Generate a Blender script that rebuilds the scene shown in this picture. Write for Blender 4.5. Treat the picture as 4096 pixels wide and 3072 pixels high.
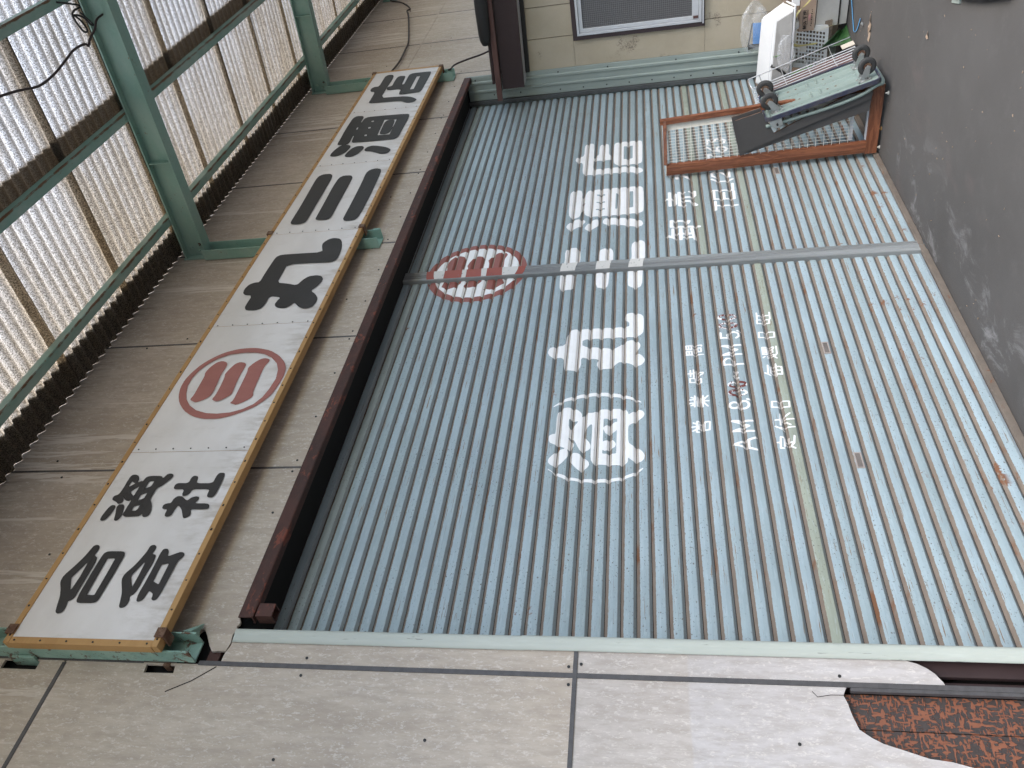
import bpy, bmesh, math, random
import numpy as np
from mathutils import Vector, Matrix
random.seed(7)
for _o in list(bpy.data.objects):
    bpy.data.objects.remove(_o)
SC = bpy.context.scene
COL = SC.collection

# ------------------------------------------------------------------ camera (held sideways, looking at the shop front)
CAM = Vector((-1.7817, -3.0535, 1.7239))
PITCH, ROLL, YAW, FPX = 0.1853, 0.0358, -0.8462, 3120.77
_R = Matrix.Rotation(YAW, 3, 'Z') @ Matrix.Rotation(PITCH, 3, 'X') @ Matrix.Rotation(ROLL, 3, 'Y')
_r, _f, _u = _R.col[0].copy(), _R.col[1].copy(), _R.col[2].copy()
_cx, _cy, _cz = -_u, _r, -_f
cam_data = bpy.data.cameras.new('camera')
cam_data.sensor_fit = 'HORIZONTAL'; cam_data.sensor_width = 36.0
cam_data.lens = FPX / 4096.0 * 36.0
cam_data.clip_start = 0.05; cam_data.clip_end = 2000
cam = bpy.data.objects.new('camera', cam_data)
cam.matrix_world = Matrix(((_cx.x, _cy.x, _cz.x, CAM.x), (_cx.y, _cy.y, _cz.y, CAM.y), (_cx.z, _cy.z, _cz.z, CAM.z), (0, 0, 0, 1)))
COL.objects.link(cam); SC.camera = cam

# ------------------------------------------------------------------ sky, sun, exposure
SUN_EL, SUN_AZ = math.radians(50), math.radians(205)      # azimuth clockwise from +Y; bright haze in front of the shop, left of the camera
w = bpy.data.worlds.new('World'); SC.world = w; w.use_nodes = True
wn = w.node_tree.nodes; wl = w.node_tree.links
bg = wn['Background']
sky = wn.new('ShaderNodeTexSky'); sky.sky_type = 'NISHITA'; sky.sun_disc = False
sky.sun_elevation = SUN_EL; sky.sun_rotation = SUN_AZ
sky.air_density = 1.0; sky.dust_density = 1.4; sky.ozone_density = 1.0
wl.new(sky.outputs[0], bg.inputs[0]); bg.inputs[1].default_value = 0.13
sl = bpy.data.lights.new('sun', 'SUN'); sl.energy = 1.9; sl.angle = math.radians(40); sl.color = (1.0, 0.96, 0.9)
sun = bpy.data.objects.new('sun', sl); COL.objects.link(sun)
_sd = Vector((math.sin(SUN_AZ) * math.cos(SUN_EL), math.cos(SUN_AZ) * math.cos(SUN_EL), math.sin(SUN_EL)))
sun.rotation_euler = _sd.to_track_quat('Z', 'Y').to_euler(); sun.location = (0, -10, 20)
SC.view_settings.view_transform = 'Standard'; SC.view_settings.look = 'None'
SC.view_settings.exposure = 1.6; SC.view_settings.gamma = 1.0; SC.view_settings.use_curve_mapping = False
SC.render.engine = 'CYCLES'
SC.cycles.use_adaptive_sampling = True; SC.cycles.adaptive_threshold = 0.03
SC.cycles.max_bounces = 5; SC.cycles.diffuse_bounces = 3; SC.cycles.glossy_bounces = 2; SC.cycles.transmission_bounces = 4; SC.cycles.transparent_max_bounces = 8

# ------------------------------------------------------------------ node helpers
class NT:
    def __init__(s, name):
        s.m = bpy.data.materials.new(name); s.m.use_nodes = True
        s.t = s.m.node_tree; s.t.nodes.clear()
        s.out = s.t.nodes.new('ShaderNodeOutputMaterial')
        s._pos = None
    def n(s, typ, **kw):
        nd = s.t.nodes.new(typ)
        for k, v in kw.items(): setattr(nd, k, v)
        return nd
    def link(s, a, b): s.t.links.new(a, b)
    def setin(s, sock, v):
        if hasattr(v, 'links') or isinstance(v, bpy.types.NodeSocket): s.link(v, sock)
        elif isinstance(v, (tuple, list)):
            sock.default_value = (*v, 1.0) if len(v) == 3 and sock.type == 'RGBA' else v
        else: sock.default_value = v
    def math(s, op, a, b=None, c=None, clamp=False):
        nd = s.n('ShaderNodeMath', operation=op, use_clamp=clamp)
        s.setin(nd.inputs[0], a)
        if b is not None: s.setin(nd.inputs[1], b)
        if c is not None: s.setin(nd.inputs[2], c)
        return nd.outputs[0]
    def pos(s):
        if s._pos is None: s._pos = s.n('ShaderNodeNewGeometry').outputs['Position']
        return s._pos
    def obj(s): return s.n('ShaderNodeTexCoord').outputs['Object']
    def sep(s, v):
        nd = s.n('ShaderNodeSeparateXYZ'); s.link(v, nd.inputs[0]); return nd.outputs
    def scale(s, v, sc, loc=(0, 0, 0), rot=(0, 0, 0)):
        nd = s.n('ShaderNodeMapping'); s.link(v, nd.inputs[0])
        nd.inputs['Scale'].default_value = sc; nd.inputs['Location'].default_value = loc; nd.inputs['Rotation'].default_value = rot
        return nd.outputs[0]
    def noise(s, v, scale, detail=4, rough=0.6, dist=0.0):
        nd = s.n('ShaderNodeTexNoise'); s.link(v, nd.inputs['Vector'])
        nd.inputs['Scale'].default_value = scale; nd.inputs['Detail'].default_value = detail
        nd.inputs['Roughness'].default_value = rough; nd.inputs['Distortion'].default_value = dist
        return nd.outputs[0]
    def vor(s, v, scale, feature='F1', rand=1.0):
        nd = s.n('ShaderNodeTexVoronoi', feature=feature); s.link(v, nd.inputs['Vector'])
        nd.inputs['Scale'].default_value = scale; nd.inputs['Randomness'].default_value = rand
        return nd.outputs[0]
    def ramp(s, f, a, b, va=0.0, vb=1.0, smooth=True):
        nd = s.n('ShaderNodeMapRange', interpolation_type='SMOOTHSTEP' if smooth else 'LINEAR', clamp=True)
        s.setin(nd.inputs[0], f); s.setin(nd.inputs[1], a); s.setin(nd.inputs[2], b); s.setin(nd.inputs[3], va); s.setin(nd.inputs[4], vb)
        return nd.outputs[0]
    def mix(s, fac, a, b, blend='MIX'):
        nd = s.n('ShaderNodeMix', data_type='RGBA', blend_type=blend)
        s.setin(nd.inputs[0], fac); s.setin(nd.inputs[6], a); s.setin(nd.inputs[7], b)
        return nd.outputs[2]
    def bump(s, h, strength=0.3, dist=0.01):
        nd = s.n('ShaderNodeBump'); s.setin(nd.inputs['Height'], h)
        nd.inputs['Strength'].default_value = strength; nd.inputs['Distance'].default_value = dist
        return nd.outputs[0]
    def bsdf(s, col, rough=0.6, metal=0.0, normal=None, spec=0.5, **kw):
        p = s.n('ShaderNodeBsdfPrincipled')
        s.setin(p.inputs['Base Color'], col); s.setin(p.inputs['Roughness'], rough); s.setin(p.inputs['Metallic'], metal)
        s.setin(p.inputs['Specular IOR Level'], spec)
        for k, v in kw.items(): s.setin(p.inputs[k], v)
        if normal is not None: s.link(normal, p.inputs['Normal'])
        return p.outputs[0]
    def done(s, sh): s.link(sh, s.out.inputs[0]); return s.m

def streak_mat(name, col, dark, amount=0.5, scale=6.0, rough=0.6, metal=0.0, rust=None, rust_amt=0.6, stretch=(1, 1, 1), grain=0.0, spec=0.4):
    """general worn paint: broad tone change, fine speckle, optional rust"""
    t = NT(name); p = t.scale(t.obj(), stretch)
    n1 = t.noise(p, scale, 5, 0.65); n2 = t.noise(p, scale * 12, 3, 0.7)
    c = t.mix(t.ramp(n1, 0.35, 0.7, 0.0, amount), col, dark)
    c = t.mix(t.ramp(n2, 0.5, 0.75, 0.0, amount * 0.5), c, tuple(min(1, v * 1.25) for v in col))
    if rust is not None:
        n3 = t.noise(p, scale * 2.3, 8, 0.75, 0.6)
        c = t.mix(t.ramp(n3, rust_amt, rust_amt + 0.06), c, rust)
        n4 = t.noise(p, scale * 20, 2, 0.5)
        c = t.mix(t.math('MULTIPLY', t.ramp(n4, 0.66, 0.72), t.ramp(n3, rust_amt - 0.15, rust_amt)), c, rust)
    h = t.math('ADD', t.math('MULTIPLY', n1, 0.5), t.math('MULTIPLY', n2, 0.5 + grain))
    return t.done(t.bsdf(c, rough, metal, t.bump(h, 0.25 + grain, 0.004), spec))

# ------------------------------------------------------------------ object helpers
def tag(o, label=None, cat=None, group=None, kind=None):
    if label: o['label'] = label
    if cat: o['category'] = cat
    if group: o['group'] = group
    if kind: o['kind'] = kind
    return o
def empty(name, loc=(0, 0, 0), label=None, cat=None, group=None):
    o = bpy.data.objects.new(name, None); o.location = loc; o.empty_display_size = 0.1
    COL.objects.link(o); return tag(o, label, cat, group)
def link(name, me, mat=None, parent=None, smooth=False):
    if mat is not None and len(me.materials) == 0: me.materials.append(mat)
    if smooth:
        me.polygons.foreach_set('use_smooth', [True] * len(me.polygons))
    o = bpy.data.objects.new(name, me); COL.objects.link(o)
    if parent is not None:
        o.parent = parent
        o.matrix_parent_inverse = pinv(parent)
    return o
def wmat(o):
    m = Matrix.LocRotScale(o.location, o.rotation_euler, o.scale)
    if o.parent is not None: m = wmat(o.parent) @ o.matrix_parent_inverse @ m
    return m
def pinv(p): return wmat(p).inverted()
def mesh(name, verts, faces, mat=None, parent=None, smooth=False):
    me = bpy.data.meshes.new(name); me.from_pydata([tuple(v) for v in verts], [], faces); me.update()
    return link(name, me, mat, parent, smooth)
def bm_obj(name, bm, mat=None, parent=None, smooth=False):
    me = bpy.data.meshes.new(name); bmesh.ops.recalc_face_normals(bm, faces=bm.faces[:]); bm.to_mesh(me); bm.free()
    return link(name, me, mat, parent, smooth)
def bm_box(bm, lo, hi, M=None):
    vs = [bm.verts.new(v) for v in ((lo[0], lo[1], lo[2]), (hi[0], lo[1], lo[2]), (hi[0], hi[1], lo[2]), (lo[0], hi[1], lo[2]),
                                    (lo[0], lo[1], hi[2]), (hi[0], lo[1], hi[2]), (hi[0], hi[1], hi[2]), (lo[0], hi[1], hi[2]))]
    if M is not None:
        for v in vs: v.co = M @ v.co
    for f in ((0, 3, 2, 1), (4, 5, 6, 7), (0, 1, 5, 4), (1, 2, 6, 5), (2, 3, 7, 6), (3, 0, 4, 7)): bm.faces.new([vs[i] for i in f])
    return vs
def box(name, lo, hi, mat, parent=None, bevel=0.0, M=None):
    bm = bmesh.new(); bm_box(bm, lo, hi)
    if bevel > 0: bmesh.ops.bevel(bm, geom=bm.edges[:], offset=bevel, segments=2, profile=0.6, affect='EDGES')
    if M is not None: bmesh.ops.transform(bm, matrix=M, verts=bm.verts[:])
    return bm_obj(name, bm, mat, parent)
def bm_cyl(bm, a, b, r, n=10, r2=None, cap=True):
    a, b = Vector(a), Vector(b); d = (b - a).normalized(); r2 = r if r2 is None else r2
    x = d.orthogonal().normalized(); y = d.cross(x)
    A = [bm.verts.new(a + (x * math.cos(t) + y * math.sin(t)) * r) for t in (2 * math.pi * i / n for i in range(n))]
    B = [bm.verts.new(b + (x * math.cos(t) + y * math.sin(t)) * r2) for t in (2 * math.pi * i / n for i in range(n))]
    for i in range(n): bm.faces.new((A[i], A[(i + 1) % n], B[(i + 1) % n], B[i]))
    if cap: bm.faces.new(A[::-1]); bm.faces.new(B)
def cyl(name, a, b, r, mat, parent=None, n=12, r2=None):
    bm = bmesh.new(); bm_cyl(bm, a, b, r, n, r2); return bm_obj(name, bm, mat, parent)
def bm_tube(bm, pts, r, n=6):
    pts = [Vector(p) for p in pts]; rings = []; x = None
    for i, p in enumerate(pts):
        d = (pts[min(i + 1, len(pts) - 1)] - pts[max(i - 1, 0)]).normalized()
        if x is None: x = d.orthogonal().normalized()
        x = (x - d * x.dot(d)).normalized(); y = d.cross(x)
        rings.append([bm.verts.new(p + (x * math.cos(t) + y * math.sin(t)) * r) for t in (2 * math.pi * k / n for k in range(n))])
    for a, b in zip(rings, rings[1:]):
        for k in range(n): bm.faces.new((a[k], a[(k + 1) % n], b[(k + 1) % n], b[k]))
    bm.faces.new(rings[0][::-1]); bm.faces.new(rings[-1])
def tube(name, pts, r, mat, parent=None, n=6, sm=True):
    bm = bmesh.new(); bm_tube(bm, pts, r, n); return bm_obj(name, bm, mat, parent, sm)
def catmull(pts, sub=6):
    P = [Vector(p) for p in pts]; out = []
    for i in range(len(P) - 1):
        p0, p1, p2, p3 = P[max(i - 1, 0)], P[i], P[i + 1], P[min(i + 2, len(P) - 1)]
        for k in range(sub):
            t = k / sub
            out.append(0.5 * ((2 * p1) + (p2 - p0) * t + (2 * p0 - 5 * p1 + 4 * p2 - p3) * t * t + (3 * p1 - p0 - 3 * p2 + p3) * t ** 3))
    out.append(P[-1]); return out
def strip_extrude(name, prof, axis, a, b, mat, parent=None, smooth=False, closed=False, nseg=1):
    """profile swept along one axis; prof holds the two other coordinates in x,y,z order"""
    V, F = [], []; n = len(prof)
    for k in range(nseg + 1):
        t = a + (b - a) * k / nseg
        for p in prof:
            V.append({'x': (t, p[0], p[1]), 'y': (p[0], t, p[1]), 'z': (p[0], p[1], t)}[axis])
    m = n if closed else n - 1
    for k in range(nseg):
        for i in range(m):
            j = (i + 1) % n
            F.append((k * n + i, k * n + j, (k + 1) * n + j, (k + 1) * n + i))
    if closed:
        F.append(tuple(range(n))[::-1]); F.append(tuple(nseg * n + i for i in range(n)))
    o = mesh(name, V, F, mat, parent, smooth)
    bm = bmesh.new(); bm.from_mesh(o.data); bmesh.ops.recalc_face_normals(bm, faces=bm.faces[:]); bm.to_mesh(o.data); bm.free()
    return o
def plate(name, outline, y0, y1, mat, parent=None, holes=()):
    """flat sheet in the x,z plane with a free outline and cut-outs; y0 front face, y1 back face"""
    from mathutils.geometry import tessellate_polygon
    loops = [outline] + list(holes)
    tri = tessellate_polygon([[Vector((p[0], p[1], 0)) for p in l] for l in loops])
    flat = [p for l in loops for p in l]; n = len(flat)
    V = [(p[0], y0, p[1]) for p in flat] + [(p[0], y1, p[1]) for p in flat]
    F = [tuple(t) for t in tri] + [tuple(i + n for i in t)[::-1] for t in tri]
    s = 0
    for l in loops:
        m = len(l)
        for i in range(m): F.append((s + i, s + (i + 1) % m, n + s + (i + 1) % m, n + s + i))
        s += m
    o = mesh(name, V, F, mat, parent)
    bm = bmesh.new(); bm.from_mesh(o.data); bmesh.ops.recalc_face_normals(bm, faces=bm.faces[:]); bm.to_mesh(o.data); bm.free()
    return o
def copy_obj(o, parent=None, loc=None):
    c = o.copy(); COL.objects.link(c)
    if parent is not None: c.parent = parent; c.matrix_parent_inverse = pinv(parent)
    if loc is not None: c.location = loc
    return c

# ------------------------------------------------------------------ painted lettering: shapes turned into sheets that follow the surface below
def sd_poly(X, Z, pts):
    d = np.full(X.shape, 1e9); ins = np.zeros(X.shape, bool); n = len(pts)
    for i in range(n):
        ax, az = pts[i]; bx, bz = pts[(i + 1) % n]; ex, ez = bx - ax, bz - az
        L = ex * ex + ez * ez + 1e-12
        t = np.clip(((X - ax) * ex + (Z - az) * ez) / L, 0, 1)
        d = np.minimum(d, (X - ax - t * ex) ** 2 + (Z - az - t * ez) ** 2)
        if abs(ez) > 1e-12:
            c = ((az > Z) != (bz > Z)) & (X < ex * (Z - az) / ez + ax); ins ^= c
    return np.where(ins, -1, 1) * np.sqrt(d)
def sd_line(X, Z, pts, wd):
    d = np.full(X.shape, 1e9)
    for (ax, az), (bx, bz) in zip(pts, pts[1:]):
        ex, ez = bx - ax, bz - az; L = ex * ex + ez * ez + 1e-12
        t = np.clip(((X - ax) * ex + (Z - az) * ez) / L, 0, 1)
        d = np.minimum(d, (X - ax - t * ex) ** 2 + (Z - az - t * ez) ** 2)
    return np.sqrt(d) - wd / 2
def chaikin(p):
    o = []
    for i in range(len(p)):
        a, b = p[i], p[(i + 1) % len(p)]
        o += [(a[0] * .8 + b[0] * .2, a[1] * .8 + b[1] * .2), (a[0] * .2 + b[0] * .8, a[1] * .2 + b[1] * .8)]
    return o
def field(X, Z, prims):
    f = np.full(X.shape, 1e3)
    for pr in prims:
        if pr[0] == '+': f = np.minimum(f, sd_poly(X, Z, chaikin(pr[1])))
        elif pr[0] == '-': f = np.maximum(f, -sd_poly(X, Z, pr[1]))
        elif pr[0] == 'l': f = np.minimum(f, sd_line(X, Z, pr[1], pr[2]))
        elif pr[0] == 'c': f = np.minimum(f, np.hypot(X - pr[1][0], Z - pr[1][1]) - pr[2])
        elif pr[0] == '-c': f = np.maximum(f, -(np.hypot(X - pr[1][0], Z - pr[1][1]) - pr[2]))
    return f
def bounds(prims, pad=0.01):
    P = []
    for pr in prims:
        if pr[0] in '+l' and pr[0] != '-': P += list(pr[1])
        elif pr[0] == 'c': P += [(pr[1][0] - pr[2], pr[1][1] - pr[2]), (pr[1][0] + pr[2], pr[1][1] + pr[2])]
        if pr[0] == 'l': pad = max(pad, pr[2])
    xs = [p[0] for p in P]; zs = [p[1] for p in P]
    return min(xs) - pad, max(xs) + pad, min(zs) - pad, max(zs) + pad
def paint(name, prims, surf, mat, parent, dx=0.006, xr=None, zbreaks=None, dz=0.007, split=False):
    x0, x1, z0, z1 = bounds(prims)
    if xr: x0, x1 = max(x0, xr[0]), min(x1, xr[1])
    if x1 - x0 < 0.003: return None
    xs = np.linspace(x0, x1, max(2, int((x1 - x0) / dx) + 2))
    zs = list(np.linspace(z0, z1, max(2, int((z1 - z0) / dz) + 2)))
    if zbreaks is not None:
        zb = [z for z in zbreaks if z0 < z < z1]
        zs = [z for z in zs if all(abs(z - b) > 0.0025 for b in zb)] + zb
    zs = np.array(sorted(zs))
    X, Z = np.meshgrid(xs, zs, indexing='ij'); f = field(X, Z, prims)
    verts, faces, vid = [], [], {}
    def gv(k, x, z):
        if k not in vid: vid[k] = len(verts); verts.append((x, z))
        return vid[k]
    I, J = np.where(np.minimum.reduce([f[:-1, :-1], f[1:, :-1], f[1:, 1:], f[:-1, 1:]]) < 0)
    for i, j in zip(I.tolist(), J.tolist()):
        c = ((i, j), (i + 1, j), (i + 1, j + 1), (i, j + 1)); poly = []
        for a in range(4):
            p, q = c[a], c[(a + 1) % 4]; fp, fq = f[p], f[q]
            if fp < 0: poly.append(gv(p, xs[p[0]], zs[p[1]]))
            if (fp < 0) != (fq < 0):
                t = fp / (fp - fq); k = (p, q) if p < q else (q, p)
                poly.append(gv(k, xs[p[0]] + t * (xs[q[0]] - xs[p[0]]), zs[p[1]] + t * (zs[q[1]] - zs[p[1]])))
        if len(poly) >= 3: faces.append(tuple(poly))
    if not faces: return None
    V = [(x, surf(x, z), z) for x, z in verts]
    if not split: return mesh(name, V, faces, mat, parent)
    par = list(range(len(V)))                       # one object for each separate brush mark
    def find(a):
        while par[a] != a: par[a] = par[par[a]]; a = par[a]
        return a
    for fc in faces:
        for b in fc[1:]: par[find(b)] = find(fc[0])
    groups = {}
    for fc in faces: groups.setdefault(find(fc[0]), []).append(fc)
    for fs in groups.values():
        if len(fs) < 4: continue
        ids = sorted({i for fc in fs for i in fc}); rm = {v: k for k, v in enumerate(ids)}
        mesh(name, [V[i] for i in ids], [tuple(rm[i] for i in fc) for fc in fs], mat, parent)
SIGN_GLYPHS = [
 ('black',[('+',[(-0.200,4.293),(-0.166,4.305),(-0.121,4.318),(-0.085,4.337),(-0.049,4.362),(-0.018,4.365),(0.036,4.339),(0.083,4.320),(0.125,4.310),(0.148,4.305),(0.153,4.290),(0.145,4.272),(0.125,4.266),(0.092,4.273),(0.089,4.258),(0.075,4.247),(0.037,4.242),(-0.021,4.243),(-0.089,4.244),(-0.127,4.241),(-0.142,4.252),(-0.142,4.264),(-0.174,4.255),(-0.199,4.257),(-0.208,4.276)]),
  ('-',[(0.059,4.283),(-0.028,4.318),(-0.092,4.283),(-0.022,4.279)]),
  ('+',[(-0.139,4.226),(-0.101,4.231),(-0.013,4.233),(0.084,4.232),(0.109,4.228),(0.117,4.209),(0.117,4.135),(0.106,4.122),(0.090,4.117),(-0.001,4.118),(-0.107,4.119),(-0.140,4.120),(-0.152,4.132),(-0.154,4.215)]),
  ('-',[(0.076,4.194),(0.077,4.156),(-0.010,4.154),(-0.113,4.154),(-0.112,4.191),(-0.021,4.193)])]),
 ('black',[('+',[(-0.167,4.005),(-0.140,4.013),(-0.096,4.028),(-0.035,4.064),(-0.006,4.066),(0.045,4.037),(0.113,4.017),(0.149,4.015),(0.154,3.997),(0.143,3.981),(0.127,3.978),(0.102,3.984),(0.102,3.969),(0.091,3.958),(0.045,3.953),(-0.018,3.960),(-0.079,3.958),(-0.110,3.966),(-0.112,3.979),(-0.144,3.969),(-0.169,3.973),(-0.174,3.994)]),
  ('-',[(0.066,3.996),(-0.013,4.028),(-0.073,3.993),(-0.013,3.992)]),
  ('+',[(-0.139,3.938),(-0.104,3.945),(-0.033,3.942),(0.056,3.943),(0.105,3.945),(0.132,3.941),(0.132,3.918),(0.113,3.904),(0.089,3.902),(0.108,3.864),(0.115,3.847),(0.111,3.828),(0.097,3.820),(0.081,3.826),(0.067,3.839),(-0.027,3.838),(-0.102,3.840),(-0.130,3.845),(-0.136,3.856),(-0.130,3.871),(-0.103,3.875),(-0.086,3.903),(-0.108,3.904),(-0.133,3.908),(-0.143,3.924)]),
  ('-',[(0.046,3.908),(0.054,3.875),(-0.055,3.873),(-0.040,3.905)])]),
 ('black',[('+',[(0.296,4.360),(0.323,4.362),(0.366,4.356),(0.388,4.346),(0.386,4.325),(0.372,4.316),(0.329,4.319),(0.299,4.329),(0.290,4.343)]),
  ('+',[(0.296,4.285),(0.329,4.294),(0.372,4.312),(0.391,4.309),(0.391,4.281),(0.372,4.269),(0.323,4.255),(0.296,4.260),(0.290,4.272)]),
  ('+',[(0.420,4.363),(0.445,4.366),(0.453,4.343),(0.500,4.340),(0.546,4.342),(0.579,4.340),(0.584,4.317),(0.572,4.294),(0.552,4.282),(0.528,4.279),(0.543,4.262),(0.535,4.255),(0.565,4.250),(0.573,4.227),(0.571,4.164),(0.553,4.152),(0.583,4.142),(0.587,4.122),(0.579,4.105),(0.562,4.101),(0.532,4.117),(0.503,4.136),(0.492,4.155),(0.452,4.155),(0.420,4.154),(0.389,4.129),(0.346,4.112),(0.316,4.115),(0.312,4.140),(0.328,4.150),(0.353,4.155),(0.322,4.156),(0.316,4.171),(0.314,4.242),(0.332,4.254),(0.384,4.256),(0.422,4.253),(0.411,4.265),(0.413,4.282),(0.435,4.308),(0.438,4.315),(0.416,4.296),(0.397,4.298),(0.393,4.318),(0.407,4.331)]),
  ('-',[(0.539,4.314),(0.529,4.302),(0.525,4.289),(0.498,4.315)]),
  ('-',[(0.470,4.288),(0.505,4.255),(0.441,4.256)]),
  ('-',[(0.536,4.219),(0.537,4.190),(0.504,4.192),(0.490,4.218)]),
  ('-',[(0.450,4.222),(0.462,4.191),(0.429,4.192),(0.414,4.218)]),
  ('-',[(0.378,4.220),(0.386,4.191),(0.352,4.193),(0.351,4.219)])]),
 ('black',[('+',[(0.493,4.064),(0.514,4.065),(0.523,4.053),(0.521,3.997),(0.560,3.998),(0.570,3.986),(0.566,3.966),(0.550,3.958),(0.520,3.956),(0.519,3.866),(0.558,3.867),(0.584,3.862),(0.587,3.844),(0.583,3.829),(0.574,3.825),(0.537,3.820),(0.449,3.820),(0.430,3.827),(0.428,3.848),(0.436,3.861),(0.455,3.865),(0.481,3.865),(0.482,3.957),(0.456,3.959),(0.441,3.970),(0.439,3.989),(0.451,3.999),(0.482,4.001),(0.482,4.055)]),
  ('+',[(0.367,4.065),(0.386,4.067),(0.396,4.051),(0.396,4.032),(0.426,4.030),(0.441,4.014),(0.437,3.990),(0.409,3.953),(0.431,3.939),(0.438,3.916),(0.431,3.898),(0.415,3.895),(0.394,3.909),(0.393,3.838),(0.381,3.822),(0.362,3.819),(0.357,3.832),(0.357,3.913),(0.339,3.899),(0.318,3.895),(0.305,3.913),(0.306,3.926),(0.327,3.939),(0.357,3.957),(0.385,3.987),(0.352,3.992),(0.322,3.994),(0.313,4.010),(0.317,4.027),(0.331,4.032),(0.359,4.033),(0.359,4.054)])]),
 ('red',[('+',[(1.567,4.030),(1.538,3.939),(1.486,3.866),(1.423,3.809),(1.373,3.784),(1.308,3.772),(1.245,3.776),(1.151,3.790),(1.100,3.818),(1.054,3.854),(1.022,3.905),(0.989,3.968),(0.971,4.037),(0.974,4.121),(0.998,4.197),(1.044,4.267),(1.107,4.324),(1.166,4.357),(1.234,4.378),(1.303,4.382),(1.364,4.368),(1.434,4.339),(1.490,4.292),(1.537,4.234),(1.565,4.155),(1.570,4.092)]),
  ('-',[(1.524,4.029),(1.506,3.965),(1.470,3.907),(1.418,3.857),(1.359,3.828),(1.281,3.813),(1.198,3.822),(1.133,3.837),(1.079,3.869),(1.042,3.919),(1.019,3.981),(1.012,4.055),(1.019,4.123),(1.045,4.195),(1.083,4.249),(1.134,4.292),(1.181,4.315),(1.249,4.338),(1.318,4.341),(1.379,4.327),(1.435,4.294),(1.483,4.250),(1.516,4.186),(1.527,4.101)]),
  ('+',[(1.132,4.272),(1.170,4.264),(1.246,4.267),(1.327,4.269),(1.359,4.280),(1.407,4.269),(1.450,4.243),(1.460,4.215),(1.447,4.180),(1.423,4.166),(1.383,4.166),(1.339,4.170),(1.257,4.160),(1.189,4.155),(1.157,4.159),(1.131,4.179),(1.114,4.208),(1.107,4.226),(1.116,4.245)]),
  ('+',[(1.127,4.137),(1.163,4.129),(1.230,4.130),(1.316,4.138),(1.342,4.147),(1.381,4.137),(1.429,4.119),(1.443,4.093),(1.435,4.061),(1.416,4.044),(1.376,4.044),(1.328,4.046),(1.259,4.043),(1.184,4.035),(1.163,4.034),(1.139,4.055),(1.116,4.081),(1.110,4.100),(1.115,4.117)]),
  ('+',[(1.092,4.015),(1.117,4.003),(1.199,4.006),(1.300,4.010),(1.357,4.014),(1.388,4.023),(1.427,4.004),(1.462,3.974),(1.469,3.948),(1.460,3.919),(1.439,3.908),(1.395,3.923),(1.321,3.920),(1.227,3.914),(1.173,3.909),(1.148,3.897),(1.128,3.903),(1.101,3.931),(1.083,3.959),(1.077,3.975),(1.086,3.993)])]),
 ('black',[('+',[(2.154,4.361),(2.200,4.369),(2.251,4.356),(2.271,4.321),(2.271,4.288),(2.380,4.289),(2.527,4.285),(2.577,4.280),(2.599,4.251),(2.599,4.131),(2.595,3.945),(2.681,3.978),(2.720,3.980),(2.763,3.952),(2.775,3.915),(2.759,3.868),(2.722,3.843),(2.635,3.817),(2.558,3.809),(2.490,3.811),(2.456,3.837),(2.464,3.954),(2.469,4.160),(2.353,4.156),(2.251,4.154),(2.234,4.078),(2.206,4.003),(2.264,3.982),(2.304,3.953),(2.312,3.899),(2.296,3.858),(2.261,3.837),(2.226,3.837),(2.167,3.859),(2.133,3.881),(2.092,3.836),(2.046,3.807),(1.997,3.802),(1.951,3.817),(1.939,3.860),(1.959,3.904),(1.999,3.941),(2.009,3.955),(1.980,3.969),(1.956,3.994),(1.960,4.036),(1.979,4.070),(2.007,4.085),(2.044,4.080),(2.079,4.069),(2.100,4.152),(2.013,4.152),(1.966,4.161),(1.950,4.197),(1.955,4.254),(1.976,4.278),(2.009,4.286),(2.119,4.283),(2.127,4.336)])]),
 ('black',[('+',[(3.035,4.336),(3.093,4.339),(3.256,4.338),(3.476,4.345),(3.708,4.352),(3.766,4.345),(3.795,4.311),(3.791,4.249),(3.753,4.222),(3.675,4.214),(3.454,4.213),(3.222,4.213),(3.074,4.209),(3.025,4.216),(3.005,4.253),(3.013,4.315)]),
  ('+',[(3.066,4.151),(3.131,4.152),(3.320,4.155),(3.559,4.162),(3.707,4.155),(3.739,4.122),(3.730,4.056),(3.686,4.033),(3.594,4.030),(3.393,4.030),(3.194,4.028),(3.084,4.027),(3.041,4.045),(3.048,4.130)]),
  ('+',[(3.034,3.927),(3.091,3.927),(3.314,3.927),(3.601,3.932),(3.753,3.940),(3.801,3.918),(3.817,3.872),(3.798,3.829),(3.756,3.814),(3.638,3.809),(3.356,3.802),(3.131,3.805),(3.038,3.811),(3.003,3.832),(3.001,3.901)])]),
 ('black',[('+',[(4.353,4.360),(4.458,4.363),(4.628,4.370),(4.804,4.370),(4.893,4.366),(4.931,4.340),(4.917,4.278),(4.884,4.260),(4.770,4.260),(4.773,4.252),(4.849,4.249),(4.883,4.218),(4.880,4.102),(4.866,3.850),(4.846,3.821),(4.795,3.813),(4.582,3.814),(4.394,3.818),(4.352,3.832),(4.339,3.859),(4.348,4.207),(4.363,4.231),(4.402,4.240),(4.497,4.247),(4.495,4.255),(4.389,4.250),(4.338,4.253),(4.319,4.281),(4.331,4.347)]),
  ('-',[(4.784,4.160),(4.785,4.137),(4.759,4.135),(4.758,4.157)]),
  ('-',[(4.648,4.157),(4.651,4.133),(4.622,4.130),(4.620,4.152)]),
  ('-',[(4.494,4.149),(4.495,4.127),(4.464,4.123),(4.466,4.145)]),
  ('-',[(4.665,4.267),(4.668,4.254),(4.622,4.250),(4.623,4.263)]),
  ('-',[(4.778,4.038),(4.769,3.921),(4.452,3.913),(4.457,4.023)]),
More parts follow.
